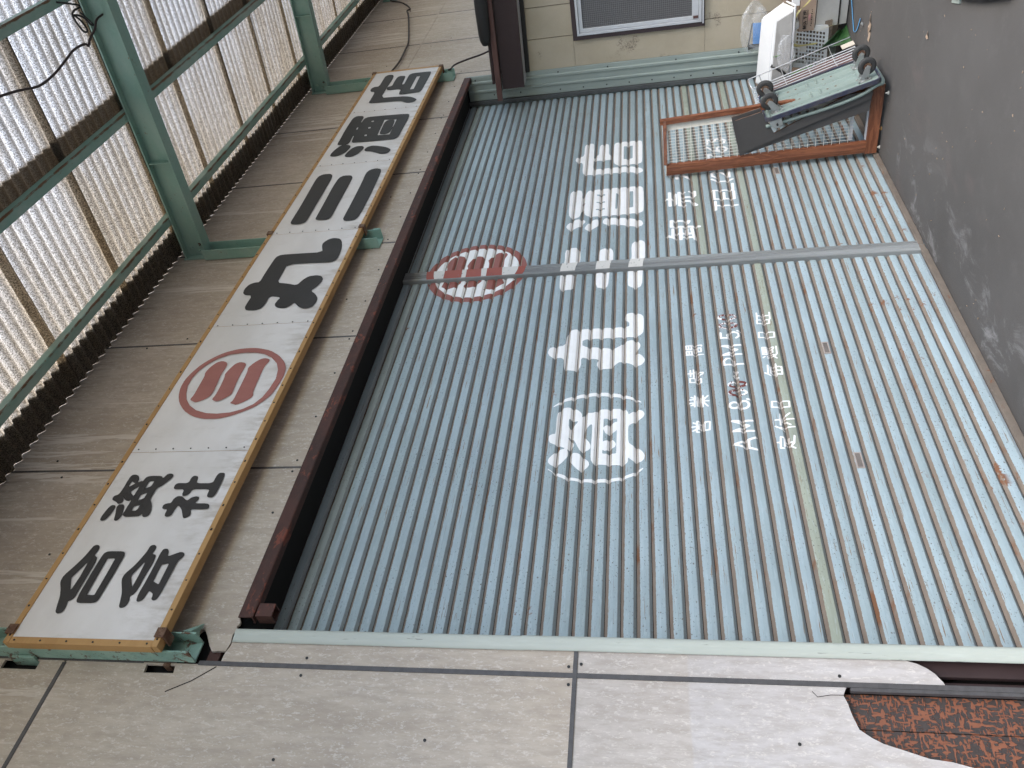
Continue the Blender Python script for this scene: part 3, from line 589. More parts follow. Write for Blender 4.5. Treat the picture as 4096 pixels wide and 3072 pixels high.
M['woodprint'] = wood_mat('wood print laminate', (0.235, 0.085, 0.040), (0.120, 0.040, 0.020), 'z', 22)
M['woodprint_y'] = wood_mat('wood print laminate across', (0.215, 0.078, 0.037), (0.105, 0.036, 0.018), 'y', 22)
M['cream'] = streak_mat('cream plastic', (0.66, 0.62, 0.54), (0.56, 0.52, 0.44), 0.4, 5, 0.45)
M['wire'] = streak_mat('cream wire', (0.70, 0.68, 0.62), (0.60, 0.57, 0.50), 0.4, 9, 0.4)
M['darkboard'] = streak_mat('charcoal board', (0.070, 0.064, 0.061), (0.058, 0.053, 0.050), 0.5, 5, 0.55)
M['boardedge'] = streak_mat('brown board edge', (0.13, 0.075, 0.05), (0.09, 0.05, 0.035), 0.6, 16, 0.7)
M['trolley'] = streak_mat('pale green trolley steel', (0.205, 0.255, 0.23), (0.165, 0.205, 0.185), 0.5, 5, 0.38, 0, (0.17, 0.085, 0.05), 0.70)
M['bluerim'] = streak_mat('worn blue bumper', (0.030, 0.033, 0.062), (0.08, 0.075, 0.075), 0.8, 16, 0.6, 0, (0.18, 0.10, 0.06), 0.66)
M['chrome'] = streak_mat('chrome wire', (0.82, 0.83, 0.85), (0.70, 0.71, 0.73), 0.3, 8, 0.25, 0.6)
M['whiteplastic'] = streak_mat('white plastic', (0.72, 0.72, 0.72), (0.62, 0.62, 0.62), 0.4, 4, 0.42)
M['basket'] = streak_mat('white basket plastic', (0.68, 0.68, 0.66), (0.58, 0.58, 0.56), 0.4, 6, 0.4)
M['carton'] = streak_mat('brown corrugated card', (0.36, 0.265, 0.195), (0.31, 0.22, 0.16), 0.5, 4, 0.85)
M['cartonw'] = streak_mat('white faced card', (0.66, 0.62, 0.56), (0.55, 0.51, 0.45), 0.5, 5, 0.8)
M['cartonedge'] = streak_mat('shadowed card edges', (0.22, 0.17, 0.125), (0.10, 0.075, 0.055), 0.8, 40, 0.9)
M['ink'] = streak_mat('black print', (0.03, 0.026, 0.024), (0.02, 0.018, 0.016), 0.3, 10, 0.8)
M['pinkink'] = streak_mat('pink print', (0.42, 0.22, 0.20), (0.36, 0.2, 0.17), 0.3, 10, 0.8)
M['yellow'] = streak_mat('yellow strapping', (0.62, 0.54, 0.22), (0.50, 0.44, 0.18), 0.5, 10, 0.4)
M['blue'] = streak_mat('blue strapping', (0.085, 0.30, 0.56), (0.06, 0.23, 0.46), 0.5, 10, 0.4)
M['bluebox'] = streak_mat('blue plastic', (0.10, 0.28, 0.62), (0.08, 0.22, 0.5), 0.3, 5, 0.35)
M['greenplastic'] = streak_mat('green plastic', (0.028, 0.085, 0.024), (0.085, 0.105, 0.075), 0.8, 4, 0.42)

M['greencord'] = streak_mat('green tube', (0.10, 0.20, 0.06), (0.06, 0.12, 0.04), 0.5, 10, 0.4)
M['leaf'] = streak_mat('dry leaf', (0.27, 0.205, 0.15), (0.19, 0.13, 0.09), 0.7, 30, 0.8)
M['bag'] = clear_mat('clear plastic film', (0.85, 0.87, 0.88), 0.16, 0.08)
M['tubshade'] = streak_mat('shaded tub side grey', (0.33, 0.32, 0.305), (0.26, 0.25, 0.24), 0.5, 5, 0.35)  # darker grey for the shaded side of the white tub
M['signblack'] = streak_mat('black sign paint', (0.020, 0.018, 0.017), (0.034, 0.030, 0.028), 0.5, 4, 0.5)
M['signred'] = streak_mat('faded red sign paint', (0.33, 0.125, 0.105), (0.27, 0.10, 0.085), 0.6, 6, 0.5, 0, (0.44, 0.24, 0.20), 0.66, (1.5, 1, 0.3))
def _sign_white():
    t = NT('white enamel sign sheet'); p = t.pos()
    b = t.noise(t.scale(p, (1.2, 1, 2)), 1.6, 5, 0.6); s = t.noise(t.scale(p, (9, 1, 3)), 1.0, 6, 0.75)
    c = t.mix(t.ramp(b, 0.3, 0.75), (0.70, 0.68, 0.675), (0.60, 0.575, 0.56))
    c = t.mix(t.ramp(s, 0.56, 0.75, 0, 0.5), c, (0.44, 0.41, 0.38))
    x, y, z = t.sep(p)
    c = t.mix(t.math('MULTIPLY', t.ramp(z, 3.98, 3.74), t.ramp(t.noise(t.scale(p, (14, 1, 4)), 1, 5, 0.7), 0.4, 0.7)), c, (0.42, 0.38, 0.34))
    h = t.noise(t.scale(p, (3.2, 1, 4.2)), 1.0, 2, 0.5)
    return t.done(t.bsdf(c, 0.38, 0, t.bump(t.math('ADD', h, t.math('MULTIPLY', s, 0.03)), 0.35, 0.03), 0.5))
M['signwhite'] = _sign_white()
def _siding():
    t = NT('tan cement siding'); p = t.obj()
    b = t.noise(p, 2.5, 5, 0.6); w = t.noise(t.scale(p, (1, 2.2, 1), (0, 0, 0), (0.6, 0, 0)), 42, 4, 0.7, 1.2); s = t.noise(p, 60, 5, 0.8)
    ar = t.noise(p, 3.6, 4, 0.65)
    c = t.mix(t.ramp(b, 0.3, 0.7), (0.40, 0.345, 0.255), (0.455, 0.395, 0.30))
    c = t.mix(t.math('MULTIPLY', t.ramp(ar, 0.60, 0.72), t.ramp(s, 0.45, 0.6)), c, (0.13, 0.11, 0.085))
    return t.done(t.bsdf(c, 0.7, 0, t.bump(w, 0.55, 0.006), 0.3))
M['siding'] = _siding()
def _glass():
    t = NT('wired obscure glass'); x, y, z = t.sep(t.pos())
    gy = t.math('ABSOLUTE', t.math('SUBTRACT', t.math('FRACT', t.math('MULTIPLY', y, 55.0)), 0.5))
    gz = t.math('ABSOLUTE', t.math('SUBTRACT', t.math('FRACT', t.math('MULTIPLY', z, 55.0)), 0.5))
    g = t.math('MAXIMUM', gy, gz)
    c = t.mix(t.ramp(g, 0.40, 0.48), (0.085, 0.083, 0.085), (0.19, 0.185, 0.185))
    return t.done(t.bsdf(c, 0.22, 0, t.bump(t.math('ADD', g, t.noise(t.pos(), 60, 3, 0.6)), 0.35, 0.004), 0.5))
M['glass'] = _glass()
def _purlin():
    t = NT('green purlin with rusty arris'); o = t.obj(); x, y, z = t.sep(o)
    n1 = t.noise(t.scale(t.pos(), (3, 6, 6)), 1.0, 4, 0.65); n2 = t.noise(t.scale(t.pos(), (9, 30, 30)), 1.0, 4, 0.7)
    c = t.mix(t.ramp(n1, 0.35, 0.7), (0.205, 0.355, 0.30), (0.33, 0.44, 0.385))
    e = t.math('ADD', t.math('ABSOLUTE', t.math('ADD', y, 0.058)), z)           # distance from the lower street-side arris
    e = t.math('ADD', e, t.math('MULTIPLY', t.math('SUBTRACT', n2, 0.5), 0.045))
    c = t.mix(t.ramp(e, 0.012, 0.004), c, (0.155, 0.085, 0.045))
    c = t.mix(t.ramp(n2, 0.66, 0.72, 0, 0.7), c, (0.20, 0.15, 0.10))
    return t.done(t.bsdf(c, 0.5, 0, None, 0.4))
M['purlin'] = _purlin()
M['print'] = print_mat()

# ------------------------------------------------------------------ ground
gr = mesh('ground', [(-60, -80, 0), (80, -80, 0), (80, 30, 0), (-60, 30, 0)], [(0, 1, 2, 3)], M['ground'])
tag(gr, kind='structure')

# ------------------------------------------------------------------ the shop building: boards, joint strips, trims, steel over the opening
YF = -0.30                                    # front face of the boards
shop = empty('shop_building', (-0.33, YF, 0), 'grey shop front of weathered cement boards around the wide shutter opening', 'building')
JX = [-0.333 + 1.0783 * k for k in range(-3, 12)]      # vertical joints
JZ = [2.070, 4.240]
box('backing_wall', (-4.5, YF + 0.045, 3.56), (13, 0.35, 6.4), M['dark'], shop)
box('backing_wall', (-4.5, YF + 0.10, 0), (-0.18, 0.35, 3.50), M['dark'], shop)
box('backing_wall', (5.985, YF + 0.045, 0), (13, 0.35, 3.55), M['dark'], shop)
box('backing_wall', (-0.178, 0.06, 0), (5.984, 0.30, 3.56), M['dark'], shop)
g = 0.004
def panel(outline, holes=(), label=None):
    o = plate('wall_panel', outline, YF, YF + 0.012, M['panel'], shop, holes)
    if label: o['label'] = label
    return o
def rect(x0, x1, z0, z1): return [(x0, z0), (x1, z0), (x1, z1), (x0, z1)]
BEAMZ = 3.512
for k in range(len(JX) - 1):
    a, b = JX[k] + g, JX[k + 1] - g
    if b < 6.6 and a > -0.4:                       # over the opening
        top = (JZ[1] + g, 6.35)
        hs = []
        panel(rect(a, b, *top))
        if k == 3:                                  # the broken board above the left jamb
            panel([(-0.20, 3.523), (-0.176, 3.512), (-0.16, 3.521), (-0.153, 3.512), (-0.137, 3.513), (-0.111, 3.53), (b, 3.525), (b, JZ[1] - g), (a, JZ[1] - g), (a, 3.73), (-0.223, 3.712), (-0.22, 3.697), (-0.203, 3.687), (-0.184, 3.671), (-0.181, 3.66), (-0.204, 3.641), (-0.256, 3.606), (-0.279, 3.586), (-0.276, 3.563), (-0.276, 3.524), (-0.238, 3.517)],
                  label='cement board with a broken jagged corner over the left jamb')
        elif k == 5:
            panel(rect(a, b, 3.525, JZ[1] - g), [[(2.835, 3.685), (2.892, 3.681), (2.892, 3.756), (2.846, 3.784)]])
        elif k == 8:
            panel([(a, 3.525), (5.985, 3.525), (5.985, 3.22), (b, 3.22), (b, JZ[1] - g), (a, JZ[1] - g)])
        else:
            panel(rect(a, b, 3.525, JZ[1] - g))
    elif a > 6.0:
        panel(rect(a, b, JZ[1] + g, 6.35)); panel(rect(a, b, JZ[0] + g, JZ[1] - g))
    else:
        panel(rect(a, b, JZ[1] + g, 6.35), [[(-0.386, 4.36), (-0.345, 4.36), (-0.345, 4.534), (-0.386, 4.534)]] if k == 2 else ())
        panel(rect(a, b, JZ[0] + g, JZ[1] - g), [[(-0.380, 3.715), (-0.345, 3.722), (-0.345, 3.854), (-0.382, 3.85)]] if k == 2 else ())
        if k == 2:                                  # lower board, its corner gone
            panel([(a, JZ[0] - g), (a, 0.02), (-0.70, 0.02), (-0.66, 0.30), (-0.645, 0.55), (-0.615, 0.70), (-0.599, 0.777), (-0.584, 0.835), (-0.577, 0.902), (-0.556, 0.966), (-0.535, 1.033), (-0.517, 1.065), (-0.491, 1.099), (-0.444, 1.112), (-0.400, 1.119), (-0.371, 1.128), (-0.350, 1.117), (b, 1.11), (b, JZ[0] - g)],
                  label='pale cement board whose lower corner has broken away')
        else:
            panel(rect(a, b, 0.02, JZ[0] - g))
# narrow boards between the last joint strip and the jamb trim
panel([(-0.329, 3.526), (-0.294, 3.525), (-0.276, 3.521), (-0.258, 3.513), (-0.230, 3.511), (-0.230, 2.074), (-0.329, 2.074)])
panel([(-0.329, 2.066), (-0.230, 2.066), (-0.230, 0.90), (-0.239, 0.876), (-0.244, 0.859), (-0.260, 0.831), (-0.280, 0.809), (-0.297, 0.799), (-0.311, 0.790), (-0.329, 0.785)])
# joint strips (flat H-section cover strips)
for k, x in enumerate(JX):
    if k == 3:
        box('joint_strip', (x - 0.0095, YF - 0.004, 0.02), (x + 0.0095, YF - 0.0005, 3.62), M['batten'], shop)
        box('joint_strip', (x - 0.024, YF - 0.0045, 0.02), (x - 0.011, YF + 0.012, 1.10), M['batten'], shop)
        box('joint_strip', (x - 0.0085, YF - 0.004, 3.87), (x + 0.0085, YF - 0.0005, 6.35), M['batten'], shop)
    else:
        box('joint_strip', (x - 0.006, YF - 0.002, 3.535 if -0.3 < x < 6 else 0.02), (x + 0.006, YF + 0.010, 6.35), M['batten'], shop)
box('joint_strip', (-4.4, YF - 0.003, 4.231), (-0.35, YF - 0.0003, 4.249), M['batten'], shop)
box('joint_strip', (-0.315, YF - 0.003, 4.233), (12.5, YF - 0.0003, 4.247), M['panel'], shop)
box('joint_strip', (-4.4, YF - 0.0052, 2.062), (-0.237, YF - 0.0006, 2.078), M['batten'], shop)
# crack left of the sign
tube('crack', [(-0.346, YF - 0.0002, 3.536), (-0.38, YF - 0.0002, 3.58), (-0.41, YF - 0.0002, 3.62), (-0.459, YF - 0.0002, 3.714)], 0.0022, M['dark'], shop, 5)
tube('crack', [(-0.371, YF - 0.0002, 1.128), (-0.372, YF - 0.0002, 1.17), (-0.381, YF - 0.0002, 1.215), (-0.361, YF - 0.0002, 1.23)], 0.0012, M['dark'], shop, 5)
# screw heads
bm = bmesh.new()
for x, z in [(-0.296, 3.157), (-0.371, 3.158), (-0.698, 3.156), (-0.298, 2.095), (-0.286, 2.048), (-0.369, 2.092), (-0.301, 1.128), (3.631, 3.581), (3.588, 3.732), (3.262, 3.577), (2.946, 3.60), (2.553, 3.571), (2.19, 3.57), (2.222, 3.707), (1.874, 3.568), (1.797, 3.569), (1.48, 3.569), (1.118, 3.57), (0.794, 3.569), (0.717, 3.57), (0.451, 3.58), (5.788, 3.599), (5.421, 3.593), (5.107, 3.586), (5.04, 3.595), (4.711, 3.587), (4.345, 3.586), (4.026, 3.583), (3.956, 3.585),
             (0.70, 4.9), (0.82, 5.0), (1.8, 4.95), (1.88, 4.7), (-0.75, 4.43), (-0.62, 4.8), (0.2, 4.66), (6.1, 4.0), (6.2, 3.6), (7.1, 4.1), (7.3, 3.9), (7.2, 4.6), (8.2, 4.8), (6.6, 4.5), (-0.55, 1.30), (-0.60, 2.6)]:
    bm_cyl(bm, (x, YF - 0.003, z), (x, YF + 0.002, z), 0.006, 8)
tag(bm_obj('screw_head', bm, M['black'], shop), kind='stuff')
# left jamb trim: folded sheet with a rounded nose
prof = [(-0.237, YF - 0.004), (-0.236, YF - 0.010), (-0.212, YF - 0.012), (-0.206, YF - 0.0125), (-0.200, YF - 0.016), (-0.189, YF - 0.017), (-0.180, YF - 0.013), (-0.176, YF - 0.004), (-0.176, -0.05)]
strip_extrude('jamb_trim', prof, 'z', 2.272, 3.508, M['trimL'], shop, True)
strip_extrude('jamb_trim', [(p[0] + 0.0012, p[1] - 0.0015) for p in prof], 'z', 0.0, 2.285, M['trimL'], shop, True)
# reveal lining on the right: pressed flashing with two ridges, against the neighbour's wall
xr = 5.968
prof = [(xr, -0.304), (xr - 0.003, -0.300), (xr - 0.003, -0.262), (xr - 0.016, -0.254), (xr - 0.016, -0.236), (xr - 0.003, -0.228), (xr - 0.003, -0.172), (xr - 0.018, -0.164), (xr - 0.018, -0.150), (xr - 0.006, -0.142), (xr - 0.006, -0.070), (xr, -0.068)]
strip_extrude('reveal_flashing', prof, 'z', 2.566, 3.50, M['trimR'], shop)
strip_extrude('reveal_flashing', [(p[0] - 0.0015, p[1]) for p in prof], 'z', 0.0, 2.575, M['trimR'], shop)
bm = bmesh.new()
for z, y in [(3.42, -0.275), (3.25, -0.115), (2.98, -0.112), (2.585, -0.273), (2.58, -0.10), (2.35, -0.10), (2.12, -0.10), (2.10, -0.273), (1.90, -0.10), (1.68, -0.10), (1.47, -0.10), (1.45, -0.27), (1.31, -0.10), (1.10, -0.10), (0.88, -0.10), (0.87, -0.273)]:
    bm_cyl(bm, (xr - 0.012, y, z), (xr, y, z), 0.007, 8)
tag(bm_obj('screw_head', bm, M['black'], shop), kind='stuff')
box('reveal_backing', (5.97, -0.31, 0), (5.984, 0.02, 3.51), M['trimR'], shop)
box('guide_rail', (5.930, -0.066, 0.0), (5.967, -0.030, 3.52), M['guide'], shop, 0.002)
# steel channel over the opening
bz = [(YF - 0.012, 3.525), (YF - 0.014, 3.521), (YF - 0.014, 3.464), (YF - 0.010, 3.458), (YF + 0.032, 3.458), (YF + 0.035, 3.463), (YF + 0.035, 3.47), (YF + 0.029, 3.47), (YF + 0.029, 3.465), (YF - 0.007, 3.465), (YF - 0.007, 3.525)]
strip_extrude('steel_lintel', bz, 'x', -0.125, 5.955, M['red'], shop, False, True)
bm = bmesh.new()
for lo, hi in (((-0.118, YF - 0.012, 3.375), (-0.112, YF + 0.045, 3.449)), ((-0.062, YF - 0.012, 3.375), (-0.056, YF + 0.045, 3.449)), ((-0.1115, YF - 0.012, 3.375), (-0.0625, YF - 0.006, 3.449)), ((-0.1115, YF + 0.039, 3.375), (-0.0625, YF + 0.045, 3.449))): bm_box(bm, lo, hi)
bm_obj('steel_stub', bm, M['red'], shop)
box('steel_behind', (-0.335, YF + 0.016, 3.55), (-0.24, YF + 0.032, 3.605), M['red'], shop, 0.003)
box('shade_soffit', (-0.17, YF + 0.040, 3.515), (5.925, -0.022, 3.530), M['dark'], shop)  # added near-black ceiling, blocks light and deepens the shade under the lintel
# old brown siding and dark steel behind the broken board
for x0, x1 in ((-1.3, -0.479), (-0.476, -0.352)):
    box('old_siding', (x0, YF + 0.028, 0.02), (x1, YF + 0.036, 1.6), M['print'], shop, 0.0015)
box('steel_column', (-0.325, YF + 0.05, 0), (-0.285, YF + 0.075, 1.6), M['brown'], shop, 0.003)
box('steel_column', (-0.275, YF + 0.03, 0), (-0.19, YF + 0.05, 1.6), M['brown'], shop, 0.003)

# ------------------------------------------------------------------ roller shutters
PROF = [(0.000, 0.003), (0.0012, -0.0005), (0.004, -0.002), (0.0075, -0.006), (0.0125, -0.0125), (0.016, -0.0142), (0.035, -0.0155), (0.054, -0.0142), (0.0575, -0.0125), (0.0645, -0.0045), (0.0680, -0.0015), (0.0688, 0.003)]
def surf_y(z, z0):
    ph = ((z0 + 70 * 0.07 - z) / PITCH_S) % 1.0 * PITCH_S
    for (a, ya), (b, yb) in zip(PROF, PROF[1:]):
        if a <= ph <= b: return ya + (yb - ya) * (ph - a) / (b - a)
    return 0.003
def make_shutter(name, x0, x1, z0, mat, omat, olive, label, handles):
    sh = empty(name, ((x0 + x1) / 2, 0, 0), label, 'roller shutter', 'roller shutters of the shop')
    me = bpy.data.meshes.new('slat'); n = len(PROF)
    V = [(x0 + .0, y, -t) for t, y in PROF] + [(x1, y, -t) for t, y in PROF]
    me.from_pydata(V, [], [(i, i + 1, n + i + 1, n + i) for i in range(n - 1)]); me.update()
    me.materials.append(mat)
    me2 = me.copy(); me2.materials.clear(); me2.materials.append(omat)
    ks = range(int((z0 - 0.10) / PITCH_S) * -1 + int(z0 / PITCH_S), 60)
    z = z0
    while z < 3.70: z += PITCH_S
    i = 0; zlast = 0
    while z - PITCH_S > 0.085:
        zi = round((z0 - z) / PITCH_S)
        o = bpy.data.objects.new('slat', me2 if zi in olive else me); COL.objects.link(o)
        o.location = (0, 0, z); o.parent = sh; o.matrix_parent_inverse = pinv(sh)
        if zi in olive: o['label'] = 'faded olive green slat'
        z -= PITCH_S; zlast = z
    zt = zlast - 0.002
    prof = [(0.003, zt), (-0.012, zt - 0.006), (-0.014, zt - 0.012), (-0.014, 0.020), (-0.030, 0.014), (-0.031, 0.003), (0.012, 0.003), (0.012, zt)]
    strip_extrude('bottom_bar', prof, 'x', x0, x1, mat, sh, False, True)
    box('bottom_angle', (x0, -0.050, 0.002), (x1, -0.032, 0.040), M['sill'], sh, 0.003)
    for hx, hz in handles:
        h = empty('pull_handle', (hx, -0.016, hz)); h.parent = sh; h.matrix_parent_inverse = pinv(sh)
        bm = bmesh.new()
        for lo, hi in (((-0.052, -0.003, 0.012), (0.052, 0.004, 0.018)), ((-0.052, -0.003, -0.018), (0.052, 0.004, -0.012)), ((-0.052, -0.003, -0.0119), (-0.045, 0.004, 0.0119)), ((0.045, -0.003, -0.0119), (0.052, 0.004, 0.0119))): bm_box(bm, lo, hi, Matrix.Translation((hx, -0.016, hz)))
        bm_obj('handle_rim', bm, M['handle'], h)
        box('handle_recess', (hx - 0.0449, -0.0168, hz - 0.0119), (hx + 0.0449, -0.0158, hz + 0.0119), M['handle_in'], h)
    return sh
M['sill'] = streak_mat('rusty bottom rail', (0.155, 0.125, 0.10), (0.10, 0.08, 0.065), 0.7, 6, 0.7, 0, (0.16, 0.07, 0.035), 0.60)
M['handle'] = streak_mat('bronze handle rim', (0.36, 0.31, 0.28), (0.27, 0.23, 0.20), 0.5, 20, 0.5)
M['handle_in'] = streak_mat('dusty handle recess', (0.17, 0.145, 0.13), (0.09, 0.075, 0.065), 0.6, 30, 0.8)
shL = make_shutter('roller_shutter', -0.175, 2.832, ZL, M['slatL'], M['oliveL'], {34}, 'wide blue grey slatted shutter left of the centre post, with opening hours painted on it', [(0.991, 0.766), (1.866, 0.769)])
shR = make_shutter('roller_shutter', 2.838, 5.955, ZR, M['slatR'], M['oliveR'], {22, 27}, 'wide blue grey slatted shutter right of the centre post, behind the wire mesh frame', [(4.048, 0.758)])
ZBL = [ZL - k * PITCH_S - t for k in range(-6, 52) for t, _ in PROF[1:]]
ZBR = [ZR - k * PITCH_S - t for k in range(-12, 45) for t, _ in PROF[1:]]
sL = lambda x, z: surf_y(z, ZL) - 0.0011
sR = lambda x, z: surf_y(z, ZR) - 0.0011
# centre post
post = empty('centre_post', (2.83, -0.02, 0), 'worn grey metal post between the two shutters, painted over with parts of the lettering', 'post')
XP0, XP1, YP = 2.776, 2.884, -0.046
prof = [(XP0, 0.0), (XP0, YP + 0.006), (XP0 + 0.004, YP), (XP0 + 0.022, YP), (XP0 + 0.024, YP + 0.003), (XP0 + 0.030, YP + 0.003), (XP0 + 0.032, YP), (XP0 + 0.050, YP), (XP0 + 0.052, YP + 0.003), (XP0 + 0.058, YP + 0.003), (XP0 + 0.060, YP), (XP0 + 0.078, YP), (XP0 + 0.080, YP + 0.003), (XP0 + 0.086, YP + 0.003), (XP0 + 0.088, YP), (XP1 - 0.004, YP), (XP1, YP + 0.006), (XP1, 0.0)]
strip_extrude('post_profile', prof, 'z', 0.0, 3.55, M['post'], post)
box('post_foot', (XP0 - 0.004, YP - 0.004, 0), (XP1 + 0.006, 0.0, 0.010), M['guide'], post, 0.002)
sP = lambda x, z: YP - 0.0012

# ------------------------------------------------------------------ lettering on the shutters
names = ['bracket_marks', 'character', 'character', 'character', 'character', 'character']
for i, (colr, prims) in enumerate(SHUTTER_GLYPHS):
    nm = 'painted_' + names[i]
    if i == 3:
        paint(nm, prims, sL, M['whiteL'], shL, xr=(-1, XP0 + 0.002), zbreaks=ZBL, split=True)
        paint(nm, prims, sP, M['whiteP'], post, xr=(XP0 + 0.004, XP1 - 0.004), split=True)
        paint(nm, prims, sR, M['whiteR'], shR, xr=(XP1 - 0.002, 9), zbreaks=ZBR, split=True)
    elif i < 3: paint(nm, prims, sL, M['whiteL'], shL, zbreaks=ZBL, split=True)
    else: paint(nm, prims, sR, M['whiteR'], shR, zbreaks=ZBR, split=True)
MC = (2.885, 2.985)
sg = [p for p in SIGN_GLYPHS if p[0] == 'red'][0][1]
k = 0.366 / 0.302; sc_ = (1.270, 4.077)
mbars = [('+', [(MC[0] + (x - sc_[0]) * k, MC[1] + (z - sc_[1]) * k) for x, z in pts]) for o, pts in sg[2:]]
ringp = [('c', MC, 0.366), ('-c', MC, 0.312)] + mbars
discp = [('c', MC, 0.3115)] + [('-', p[1]) for p in mbars]
for prm, ck in ((ringp, 'red'), (discp, 'white')):
    paint('painted_mark', prm, sL, M[ck + 'L'], shL, xr=(-1, XP0 + 0.002), zbreaks=ZBL)
    paint('painted_mark', prm, sP, M[ck + 'P'], post, xr=(XP0 + 0.004, XP1 - 0.004))
    paint('painted_mark', prm, sR, M[ck + 'R'], shR, xr=(XP1 - 0.002, 9), zbreaks=ZBR)
def ell(cx, cy, rx, ry, n=14): return [(cx + rx * math.cos(2 * math.pi * i / n), cy + ry * math.sin(2 * math.pi * i / n)) for i in range(n + 1)]
